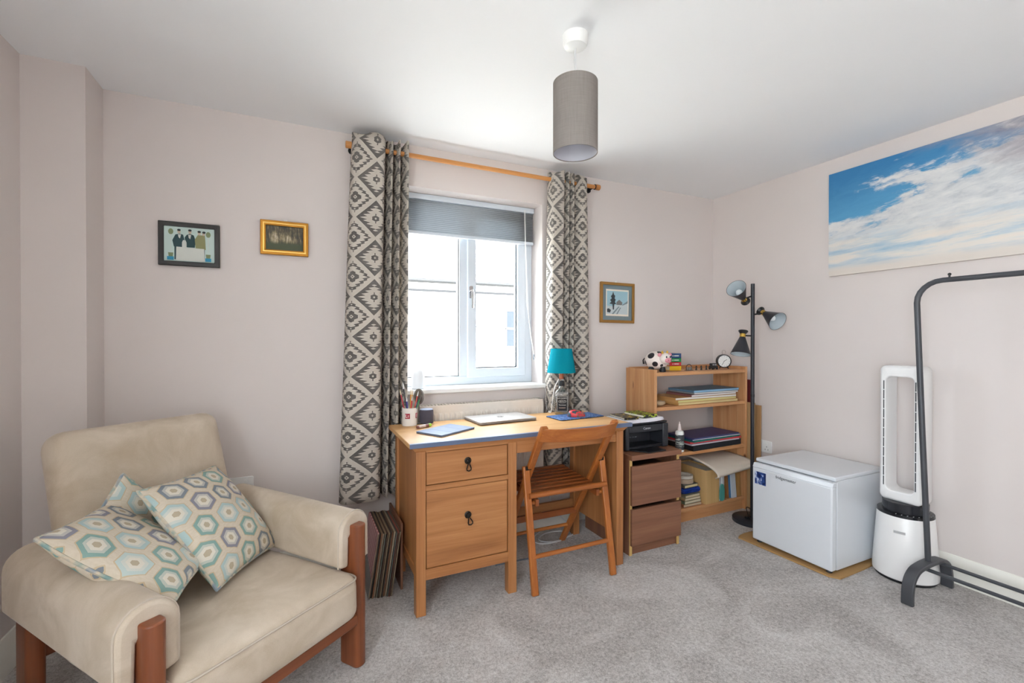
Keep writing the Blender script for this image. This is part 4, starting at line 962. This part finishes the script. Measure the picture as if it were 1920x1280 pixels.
for s in (-1, 1):
    obj('ear', MB().ball((-.002, s*.040, .026), .010, .017, .013, 12, 0, HM), PINK, cw, smooth=80)
    obj('horn', MB().tube([HM @ Vector(p) for p in ((0, s*.018, .034), (-.002, s*.021, .046), (0, s*.020, .054))], [.008, .006, .002], 8), flat('#e2b23c', .4), cw)
    obj('eye', MB().ball((.036, s*.015, .012), .004, .005, .007, 10, 0, HM), BLACK, cw, smooth=80)
    obj('nostril', MB().ball((.048, s*.009, -.008), .002, .004, .004, 8, 0, HM), flat('#b7586a'), cw)
    for x in (-.042, .032): obj('hoof', MB().lathe([(.020, 0), (.021, .006), (.018, .024), (.014, .034)], 12, M=Tr(x, s*.034, 0)), BLACK, cw)
obj('tail', MB().tube([(-.084, 0, .09), (-.097, .008, .075), (-.092, .012, .05)], [.005, .004, .007], 6), BLACK, cw)
# small dictionaries
z = Z1
for c, h_, nm in (('#e0b51c', .032, 'yellow'), ('#c62b36', .027, 'red'), ('#1f8a4c', .027, 'green'), ('#27497a', .033, 'dark blue')):
    b_ = book('pocket_book', nm + ' pocket book in the little stack beside the cow', 'book', 2.385, 2.475, 2.42, 2.55, z, z+h_, flat(c, .35), rot=-14, spine='y0', group='stack of pocket books')
    if nm != 'yellow': obj('spine_print', MB().lathe([(.004, 0), (.004, .0006)], 12, M=frame_M((-.020, -.0655, h_/2), (1, 0, 0), (0, 0, 1))).box(-.010, .026, -.0659, -.0655, h_/2-.003, h_/2+.003), flat('#dfe0d4'), b_)
    z += h_ + .0004
# little dark ornaments
def ornament(x, label, cat, build, name):
    o = thing(name, (x, 2.385, Z1), label, cat, 0, 'tiny dark ornaments on the bookcase'); build(o)
DK = plain('#2c2b2e', .5)
def barn(o):
    obj('arch', MB().tube([(-.026, 0, .002), (-.026, 0, .028), (-.014, 0, .040), (0, 0, .044), (.014, 0, .040), (.026, 0, .028), (.026, 0, .002)], .0025, 6), DK, o)
    obj('base', MB().box(-.032, .032, -.012, .012, 0, .003), DK, o); obj('wall_slats', MB().box(-.024, -.012, -.003, .003, .003, .026).box(-.008, .008, -.003, .003, .003, .022).box(.012, .024, -.003, .003, .003, .026), plain('#8a8580', .5), o)
def figure(sh):
    def f(o):
        obj('body', MB().lathe([(.0075, 0), (.006, .008), (.004, .016), (.0055, .022)], 10, M=Matrix.Rotation(sh, 4, 'Y')), DK, o)
        obj('head', MB().ball((.0055*sh*4, 0, .027), .0052, n=10), DK, o); obj('arms', MB().tube([(-.010, 0, .022), (0, 0, .018), (.010, 0, .023)], .002, 5), DK, o)
    return f
def truck(o):
    obj('chassis', MB().box(-.034, .034, -.014, .014, .009, .026), DK, o, .002); obj('cab', MB().box(-.026, .022, -.013, .013, .026, .046), DK, o, .003)
    obj('windows', MB().box(-.022, -.006, -.0135, .0135, .030, .041).box(-.001, .017, -.0135, .0135, .030, .041), plain('#a7a9ab', .3), o)
    for x in (-.021, .021):
        for y in (-.014, .014): obj('wheel', MB().tube([(x, y-.003, .009), (x, y+.003, .009)], .009, 12), BLACK, o)
ornament(2.505, 'tiny dark arched hut ornament beside the pocket books', 'ornament', barn, 'miniature_hut')
ornament(2.575, 'tiny dark figurine next to the arched hut', 'figurine', figure(.05), 'miniature_figure'); ornament(2.625, 'tiny dark figurine in the middle of the three', 'figurine', figure(-.05), 'miniature_figure'); ornament(2.675, 'tiny dark figurine next to the toy truck', 'figurine', figure(.02), 'miniature_figure')
ornament(2.745, 'tiny dark toy truck beside the alarm clock', 'toy truck', truck, 'toy_truck')
ck = thing('alarm_clock', (2.872, 2.40, Z1), 'black round alarm clock with a white face on the bookcase', 'clock', R(-32))
MC = frame_M((0, 0, .058), (1, 0, 0), (0, 0, 1))
obj('case', MB().lathe([(.001, -.040), (.040, -.040), (.049, -.030), (.050, .012), (.044, .014), (.044, .008), (.001, .008)], 36, M=MC), BLACK, ck)
fc_ = obj('face', MB().lathe([(.0435, .0082), (.0435, .0098), (.0001, .0098)], 36, M=MC), flat('#efefec', .4), ck)
for i in range(12): obj('hour_mark', MB().box(-.0008, .0008, .034, .040, .0098, .0106, 0, MC @ Matrix.Rotation(R(30*i), 4, 'Z')), BLACK, fc_)
for a, L in ((-55, .022), (150, .032)): obj('hand', MB().box(-.0012, .0012, -.005, L, .0104, .0114, 0, MC @ Matrix.Rotation(R(a), 4, 'Z')), BLACK, fc_)
obj('handle', MB().tube([(.013*math.cos(t), 0, .124+.014*math.sin(t)) for t in [i*math.pi/9 for i in range(18)]], .0015, 6, closed=True).tube([(0, 0, .107), (0, 0, .112)], .005, 8), plain('#b7a9a0', .3, .6), ck)
for s in (-1, 1): obj('foot', MB().tube([(s*.025, 0, .016), (s*.033, 0, .003)], .004, 8), BLACK, ck)
# second shelf
rk = MB().ball((2.222, 2.37, Z2+.020), .044, .026, .018, 14); 
for v_ in rk.v: v_ += Vector((rnd.uniform(-.004, .004), rnd.uniform(-.003, .003), rnd.uniform(-.0035, .003) if v_.z > Z2+.006 else 0))
obj('rock', rk, plain('#b19a7c', .8, 0, .25), label='lumpy beige rock lying on the middle shelf', cat='rock', smooth=70)
def folder(label, x0, x1, y0, y1, z0, h, c, rot=0, pages=None, wob=.0):
    cx, cy = (x0+x1)/2, (y0+y1)/2; o = thing('folder', (cx, cy, z0), label, 'folder', R(rot), 'stacked folders and papers on the bookcase')
    a, b = (x1-x0)/2, (y1-y0)/2; m = flat(c, .5)
    obj('cover', MB().box(-a, a, -b, b, 0, .0022).box(-a, a, -b, b, h-.0022, h).box(-a, -a+.002, -b, b, 0, h), m, o, .0006)
    obj('papers', MB().box(-a+.004, a-.006, -b-.001, b-.004, .0022, h-.0022), flat(pages or '#e6e1d8', .8), o)
z = Z2
for lab, x0, x1, c, h_, rot, pg2 in (('buff cardboard folder at the bottom of the middle-shelf pile', 2.345, 2.93, '#c99b5c', .018, 0, '#d8c38f'), ('buff cardboard wallet second up in the middle-shelf pile', 2.33, 2.92, '#d0a466', .017, 1.5, '#dcd28f'), ('buff cardboard wallet with cream papers, third up in the pile', 2.325, 2.91, '#c8985a', .016, -1, '#e9e6df'),
        ('maroon-edged wallet of white papers in the middle-shelf pile', 2.46, 2.915, '#8a5a58', .014, 1, '#ece8e4'), ('pale grey wallet under the blue folder', 2.50, 2.93, '#a5a4a2', .012, -1.5, '#dcdad6'), ('slate blue folder on top of the middle-shelf pile', 2.48, 2.945, '#5e8099', .016, 1, '#8fbad8')):
    folder(lab, x0, x1, 2.325, 2.56, z, h_, c, rot, pg2); z += h_ + .0006
# third shelf
sb = thing('spray_bottle', (2.378, 2.346, Z3), 'white spray bottle with a dark label on the lower shelf', 'bottle')
obj('body', MB().lathe([(.026, 0), (.029, .004), (.029, .128), (.026, .140), (.014, .146)], 24), flat('#e8e9e6', .3), sb)
SLB = Mat('dark_printed_label', .5); _a = SLB.noise(SLB.coord('Object', (20, 20, 90)), 1, 2); SLB.color(SLB.ramp(_a, [(.52, hx('#3c4046')), (.60, hx('#a8b0aa'))]))
obj('label', MB().lathe([(.0294, .016), (.0294, .118)], 24), SLB.m, sb)
obj('spray_head', MB().lathe([(.013, .146), (.013, .160), (.010, .166), (.008, .188), (.004, .192), (.0035, .205)], 16), flat('#e6d6d2', .4), sb)
for i, (c, h_) in enumerate((('#d8c7b0', .016), ('#c9b08c', .020), ('#e3d8c6', .014), ('#b99468', .018), ('#d6c2a2', .016))):
    book('paperback', ['lowest', 'second', 'middle', 'fourth', 'topmost'][i] + ' of the small paperbacks stacked behind the printer', 'book', 2.165, 2.285, 2.36, 2.54, Z3+sum((.0165, .0205, .0145, .0185)[:i]), Z3+sum((.0165, .0205, .0145, .0185)[:i])+h_, flat(c, .6), spine='y0', group='paperbacks on the lower shelf')
z = Z3
for lab, x0, x1, y0, c, h_, rot, pg2 in (('black ring binder at the bottom of the lower-shelf pile', 2.455, 2.965, 2.315, '#17191d', .036, 3, '#22252b'), ('lilac-grey folder above the black binder', 2.45, 2.945, 2.318, '#b9aeb8', .010, 2, '#d5ccd6'),
        ('bright red folder in the lower-shelf pile', 2.45, 2.965, 2.322, '#c3323b', .011, 0, '#d94a50'), ('dark green folder under the purple one', 2.46, 2.95, 2.316, '#1c6b62', .010, 3, '#1f7d70'), ('navy blue folder with white tabs in the lower-shelf pile', 2.462, 2.955, 2.318, '#27456f', .009, 1, '#dde3ea'), ('purple clip folder on top of the lower-shelf pile', 2.465, 2.94, 2.316, '#4a4272', .008, 2.5, '#4f5a90')):
    folder(lab, x0, x1, y0, 2.55, z, h_, c, rot, pg2); z += h_ + .0006
# bottom: drawing pad, file box, books, folders
vs = []; fs = []; nx, ny = 14, 18
pp2 = [(2.585, .402), (2.50, .402), (2.40, .398), (2.32, .388), (2.26, .376), (2.225, .362), (2.208, .345), (2.212, .328), (2.228, .320)]
pc = catmull([(a, b, 0) for a, b in pp2], 3)
for p in pc:
    for i in range(nx+1): u = i/nx; vs.append((2.585+.375*u, p.x, p.y + .034*(u-.5)*max(0, 2.45-p.x)/.25))
m_ = nx+1; fs = [(j*m_+i, j*m_+i+1, (j+1)*m_+i+1, (j+1)*m_+i) for j in range(len(pc)-1) for i in range(nx)]
obj('drawing_pad', MB().add(vs, fs), flat('#d3c8ba', .8), None, smooth=60, solid=.006, label='large pale paper pad curling over the bottom shelf', cat='paper pad')
fb = thing('file_box', (2.65, 2.45, Z4), 'buff cardboard magazine file under the curling paper pad', 'file box')
BUFF = {a: wood('buff_card', '#b78f58', '#c9a36b', '#d6b27c', a, .6, .7) for a in 'z'}['z']
obj('shell', MB().box(2.585, 2.589, 2.305, 2.585, Z4, .335).box(2.711, 2.715, 2.305, 2.585, Z4, .335).box(2.589, 2.711, 2.305, 2.309, Z4, .335).box(2.589, 2.711, 2.581, 2.585, Z4, .335).box(2.589, 2.711, 2.309, 2.581, Z4, Z4+.004), BUFF, fb, .0012, world=True)
obj('contents', MB().box(2.592, 2.70, 2.33, 2.575, Z4+.005, .325), flat('#d9d0bf', .8), fb, world=True)
z = Z4
for i, (c, h_, lab, pg2) in enumerate((('#a06a4c', .020, 'terracotta paperback at the bottom of the floor-shelf pile', '#cbbb9e'), ('#6f7d63', .022, 'moss green book in the floor-shelf pile', '#d9cfb5'), ('#b39a72', .018, 'tan book in the floor-shelf pile', '#ddd2b9'), ('#8e8a72', .020, 'olive book under the blue bag', '#d2c6a6'))):
    book('book', lab, 'book', 2.395+.004*i, 2.565-.005*i, 2.325, 2.53, z, z+h_, flat(c, .6), pg2, rnd.uniform(-3, 3), 'books on the bottom shelf', 'x0'); z += h_ + .0005
bag = soft_box(.082, .085, .018, .016, .010, 6, Tr(2.49, 2.425, z+.019))
for v_ in bag.v: v_ += Vector((rnd.uniform(-.004, .004), rnd.uniform(-.004, .004), rnd.uniform(0, .004) if v_.z > z+.01 else 0))
obj('plastic_bag', bag, plain('#1d3f9c', .3, 0, .3), smooth=60, label='crumpled bright blue plastic bag between the bottom-shelf books', cat='bag'); z += .047
book('book', 'small cream book lying on the blue bag', 'book', 2.405, 2.535, 2.33, 2.50, z, z+.022, flat('#5c5a55', .5), '#e0cf9d', 2, 'books on the bottom shelf', 'x0'); z += .0225
tp = thing('tape_roll', (2.475, 2.40, z), 'rolls of parcel tape stacked on the bottom-shelf books', 'tape')
obj('tape', MB().lathe([(.040, 0), (.062, 0), (.062, .030), (.040, .030), (.040, 0)], 32), flat('#b9a48e', .35), tp)
obj('core', MB().lathe([(.036, -.0002), (.040, -.0002), (.040, .031), (.036, .031), (.036, -.0002)], 32), flat('#e5e0d6', .7), tp)
obj('tape', MB().lathe([(.043, .032), (.060, .032), (.060, .052), (.043, .052), (.043, .032)], 32), flat('#cfc8bd', .35), tp)
def upright(label, x, lean, y0, y1, h_, t, c, cat='folder'):
    obj('document_wallet', MB().add([(x+s*t+lean*zz/h_, y, Z4+zz) for zz in (0, h_) for y in (y0, y1) for s in (0, 1)], [(0, 2, 3, 1), (4, 5, 7, 6), (0, 1, 5, 4), (2, 6, 7, 3), (0, 4, 6, 2), (1, 3, 7, 5)]), flat(c, .6), None, .001, label=label, cat=cat, group='upright wallets on the bottom shelf')
upright('white paper wallet standing next to the file box', 2.722, .0, 2.315, 2.58, .225, .012, '#e3e0dc'); upright('pink-tinted wallet standing second from the file box', 2.742, .0, 2.33, 2.57, .215, .008, '#d8c6c0'); upright('white wallet standing behind the teal tool', 2.762, -.004, 2.318, 2.58, .235, .022, '#e6e6e8'); 
upright('brown card wallet leaning in the bottom shelf', 2.830, -.02, 2.33, 2.58, .245, .016, '#9a6a3c'); upright('blue wallet leaning beside the white ones', 2.853, -.02, 2.325, 2.58, .24, .008, '#4a7dab'); upright('pale blue-white wallet leaning under the paper pad', 2.868, -.025, 2.32, 2.58, .25, .046, '#d5dbe2'); upright('tan card wallet against the bookcase side', 2.945, -.02, 2.33, 2.58, .25, .026, '#b5874f')
pdl = thing('teal_brush', (2.735, 2.298, Z4), 'teal-headed paddle brush with a white handle under the pad', 'brush')
obj('head', MB().prism([(x, z_) for x, z_ in arc(0, .030, .024, 180, 360, 8)] + [(.024, .085), (.017, .115), (.006, .130), (-.006, .130), (-.017, .115), (-.024, .085)], -.004, .004, 0, frame_M((0, 0, 0), (1, 0, 0), (0, 0, 1))), flat('#4f9c92', .5), pdl, .002)
obj('handle', MB().tube([(0, 0, .128), (0, .004, .215)], .0055, 8), flat('#e4ecee', .4), pdl)
# boards between the bookcase and the wall
def lean(label, name, y0, y1, x0, x1, t, h_, mat, cat): obj(name, MB().add([((x0+s*t) if k_ == 0 else (x1+s*t), y, zz) for k_, zz in ((0, .0), (1, h_)) for y in (y0, y1) for s in (0, 1)], [(0, 2, 3, 1), (4, 5, 7, 6), (0, 1, 5, 4), (2, 6, 7, 3), (0, 4, 6, 2), (1, 3, 7, 5)]), mat, None, .001, label=label, cat=cat)
lean('buff cardboard sheet leaning between the bookcase and the wall', 'cardboard_sheet', 2.262, 2.60, 3.018, 3.024, .012, .79, flat('#b69468', .8), 'cardboard')
lean('brown cardboard sheet closest to the wall behind the lamp', 'cardboard_sheet', 2.225, 2.58, 3.040, 3.044, .008, .775, flat('#a98258', .8), 'cardboard')
lean('dark red portfolio standing against the wall behind the lamp', 'portfolio', 2.30, 2.66, 3.056, 3.060, .008, .955, flat('#6b2426', .5), 'portfolio')

# ------------------------------------------------------------------ floor lamp
fl = thing('floor_lamp', (2.835, 2.135, 0), 'black floor lamp with three cone heads and brass collars', 'floor lamp')
obj('base', MB().lathe([(.124, 0), (.125, .004), (.125, .022), (.118, .027), (.014, .030), (.013, .045)], 44), BLACKM, fl)
obj('pole', MB().tube([(0, 0, .03), (0, 0, .85), (0, 0, 1.64)], .0125, 16), BLACKM, fl)
obj('pole_joint', MB().lathe([(.0135, 0), (.0135, .02)], 16, M=Tr(0, 0, .86)), BLACK, fl)
INNER = flat('#b9c3c8', .5)
def head(nk, ax, za):
    N_ = Vector(nk) - Vector((2.835, 2.135, 0)); A = Vector(ax).normalized(); x = A.orthogonal().normalized(); MH = frame_M(N_, x, A.cross(x))
    obj('arm', MB().tube([(0, 0, za), tuple(N_)], .0055, 8), BLACK, fl)
    hd = obj('head_cone', MB().lathe([(.016, .012), (.019, .014), (.064, .135), (.0625, .135), (.018, .018), (.016, .018)], 32, M=MH), BLACKM, fl)
    obj('inner_reflector', MB().lathe([(.0172, .018), (.0618, .1345), (.0612, .1345), (.0165, .019)], 32, M=MH), INNER, hd)
    obj('collar', MB().lathe([(.0185, -.010), (.0185, .013)], 24, M=MH), BRASS, fl)
    obj('back_cap', MB().lathe([(.0001, -.034), (.030, -.034), (.031, -.030), (.018, -.010)], 24, M=MH), BLACK, fl)
    obj('bulb', MB().ball((0, 0, .080), .021, .021, .026, 14, 0, MH), flat('#eceff0', .35), hd, smooth=80)
head((2.765, 2.150, 1.533), (-.95, -.25, .55), 1.558); head((2.905, 2.105, 1.440), (-.12, -.68, -.37), 1.427); head((2.768, 2.160, 1.284), (-.035, -.012, -.12), 1.281)
obj('flex', MB().tube(catmull([(-.05, -.02, .03), (-.06, -.01, .07), (-.045, .01, .10), (-.02, .0, .09), (-.03, -.015, .05), (0, 0.02, .035)], 5), .003, 6), BLACK, fl)
obj('foot_switch', MB().box(-.065, -.035, -.012, .012, .028, .045), BLACK, fl, .004)

# ------------------------------------------------------------------ fridge on cardboard
obj('cardboard_mat', MB().prism([(2.515, 1.99), (2.545, 2.005), (2.60, 2.015), (3.055, 2.0), (3.055, 1.43), (2.93, 1.432), (2.80, 1.424), (2.565, 1.418), (2.535, 1.46)], 0.001, .009), flat('#b08a58', .9), label='torn brown cardboard sheet lying under the fridge', cat='cardboard')
fg = thing('mini_fridge', (2.80, 1.69, .0095), 'white tabletop fridge standing on cardboard by the wall', 'fridge')
FW = plain('#dde1e6', .22, 0, .01); fx0, fx1, fy0, fy1, fz0, fz1 = 2.548, 3.045, 1.452, 1.918, .022, .522
obj('cabinet', MB().box(fx0+.052, fx1, fy0+.004, fy1-.004, fz0, fz1-.022), FW, fg, .004, world=True)
obj('worktop', MB().box(fx0+.030, fx1, fy0, fy1, fz1-.022, fz1), FW, fg, .006, world=True)
dr = obj('door', MB().box(fx0, fx0+.042, fy0, fy1, fz0+.004, fz1-.050), FW, fg, .008, world=True, seg=3)
obj('door_handle_lip', MB().add([(fx0, fy0, fz1-.052), (fx0, fy1, fz1-.052), (fx0+.012, fy1, fz1-.026), (fx0+.012, fy0, fz1-.026), (fx0+.042, fy0, fz1-.052), (fx0+.042, fy1, fz1-.052), (fx0+.042, fy1, fz1-.026), (fx0+.042, fy0, fz1-.026)],
    [(0, 1, 2, 3), (4, 7, 6, 5), (0, 4, 5, 1), (3, 2, 6, 7), (0, 3, 7, 4), (1, 5, 6, 2)]), FW, dr, .003, world=True)
obj('door_seal', MB().box(fx0+.042, fx0+.052, fy0+.008, fy1-.008, fz0+.012, fz1-.026), plain('#a9adb2', .6), dr, world=True)
obj('hinge', MB().box(fx0+.01, fx0+.06, fy0+.004, fy0+.035, fz1-.027, fz1-.022), plain('#c9ccd0', .4), fg, .001, world=True)
for x in (fx0+.03, fx1-.04):
    for y in (fy0+.03, fy1-.03): obj('foot', MB().lathe([(.014, 0), (.016, .003), (.012, .016)], 12, M=Tr(x-2.80, y-1.69, 0)), BLACK, fg)
text('maker_name', 'fridgemaster', .024, plain('#3a3d44', .4), dr, frame_M((fx0-2.80-.0012, 1.705-1.69, .437), (0, -1, 0), (0, 0, 1)))
stk = MB().box(fx0-.0008, fx0, 1.828, 1.900, .372, .448); ST = Mat('blue_energy_sticker', .35); _a = ST.noise(ST.coord('Object', (1, 40, 30)), 1.2, 3); ST.color(ST.ramp(_a, [(.40, hx('#1c2a5c')), (.52, hx('#31539a')), (.64, hx('#c9d6ea'))]))
obj('sticker', stk, ST.m, dr, world=True, label='small dark blue sticker')

# ------------------------------------------------------------------ tower fan
fn = thing('tower_fan', (2.925, 1.30, 0), 'white bladeless tower fan with a conical base beside the fridge', 'fan')
FN = plain('#f0efee', .3, 0, .01)
obj('foot_ring', MB().lathe([(.126, 0), (.130, .006), (.130, .014)], 40), BLACK, fn)
obj('base', MB().lathe([(.131, .014), (.138, .020), (.1385, .05), (.130, .18), (.119, .335), (.112, .345)], 48), FN, fn)
obj('control_ring', MB().lathe([(.1195, .336), (.118, .350), (.095, .354)], 48), plain('#1d1f23', .2), fn)
obj('collar', MB().lathe([(.097, .350), (.097, .398), (.090, .402)], 48), plain('#25272c', .12), fn)
k = MB()
for i in range(9):
    a = R(185 + i*12); k.box(-.004, .004, -.0015, .0015, 0, .0012, 0, Tr(.111*math.cos(a), .111*math.sin(a), .3505))
obj('indicator_marks', k, flat('#d8d8d8'), fn)
obj('maker_plate', MB().box(-.0008, .0008, -.024, .024, -.006, .006, 0, Matrix.Rotation(R(14), 4, 'Z') @ Tr(-.1275, 0, .262) @ Matrix.Rotation(R(4.5), 4, 'Y')), plain('#c5c6c8', .3, .4), fn)
# loop in the YZ plane, blowing towards the room
def loop_pts(hw, z0, z1, r, n=6): return rrect(-hw, hw, z0, z1, r, n)
o_, i_ = loop_pts(.094, .398, 1.118, .030), loop_pts(.064, .452, 1.062, .028)
n = len(o_); vs = []; 
for x, sc_o, sc_i in ((-.062, .012, .0), (-.050, .0, -.004), (.045, .0, .004), (.068, .014, .008)):
    for q, s_ in ((o_, -sc_o), (i_, sc_i)):
        for y, z in q: vs.append((x, y*(1+s_/.094), .758 + (z-.758)*(1+s_/.36)))
fs = []
for j in range(3):
    for i in range(n):
        i2 = (i+1) % n; a, b = j*2*n, (j+1)*2*n
        fs += [(a+i, a+i2, b+i2, b+i), (a+n+i, b+n+i, b+n+i2, a+n+i2)]
for i in range(n):
    i2 = (i+1) % n; fs += [(i, n+i, n+i2, i2), (6*n+i, 6*n+i2, 7*n+i2, 7*n+i)]
lo = obj('air_loop', MB().add(vs, fs), FN, fn, .004, smooth=45)
for s in (-1, 1):
    for i in range(11): obj('air_slot', MB().box(-.0632, -.0618, s*.0705-.0022, s*.0705+.0022, .475+i*.0515, .475+i*.0515+.047), plain('#3a3c40', .5), lo)

# ------------------------------------------------------------------ clothes rail
cr = thing('clothes_rail', (2.80, .72, 0), 'empty black tubular clothes rail in front of the fan', 'clothes rail')
GREY = plain('#4b4d52', .42, .25)
yA, yB, zt = 1.15, .26, 1.542
pts = [(2.80, yA, .165), (2.80, yA+.026, .8), (2.80, yA+.050, 1.44)] + [(2.80, yA+.05-.10+.10*math.cos(R(a)), 1.442+.10*math.sin(R(a))) for a in range(15, 91, 15)]
pts += [(2.80, yB+.05-.05+.10*math.cos(R(a))-.0, 1.442+.10*math.sin(R(a))) for a in range(90, 181, 15)] + [(2.80, yB-.10+.02, .8), (2.80, yB-.05, .165)]
obj('tube_frame', MB().tube(pts, .0125, 14), GREY, cr, world=True)
for y in (1.075, .33): obj('end_stop', MB().tube([(2.80, y, 1.553), (2.80, y, 1.563)], .004, 8).ball((2.80, y, 1.567), .007, n=10), BLACK, cr, world=True)
def arch(y):
    P = catmull([(2.602, 0, 0), (2.604, .06, 0), (2.622, .118, 0), (2.668, .156, 0), (2.73, .168, 0), (2.80, .171, 0), (2.87, .168, 0), (2.932, .156, 0), (2.978, .118, 0), (2.996, .06, 0), (2.998, 0, 0)], 3)
    vs = []; 
    for i, p in enumerate(P):
        a, b = P[max(i-1, 0)], P[min(i+1, len(P)-1)]; t = (b-a).normalized(); nr = Vector((t.y, -t.x, 0))
        for off, yy in ((0, -.024), (0, .024), (.020, .024), (.020, -.024)): q = p + nr*off; vs.append((q.x, y+yy, max(q.y, 0) if i not in (0, len(P)-1) else 0))
    m = len(P); fs = [(i*4+k, i*4+(k+1) % 4, (i+1)*4+(k+1) % 4, (i+1)*4+k) for i in range(m-1) for k in range(4)] + [(0, 1, 2, 3), tuple((m-1)*4+k for k in (3, 2, 1, 0))]
    obj('arched_foot', MB().add(vs, fs), GREY, cr, .004, world=True, smooth=50)
arch(yA); arch(yB)
for x, z in ((2.763, .140), (2.905, .138)): obj('lower_rail', MB().tube([(x, yA, z), (x, yB, z)], .0085, 12), GREY, cr, world=True)
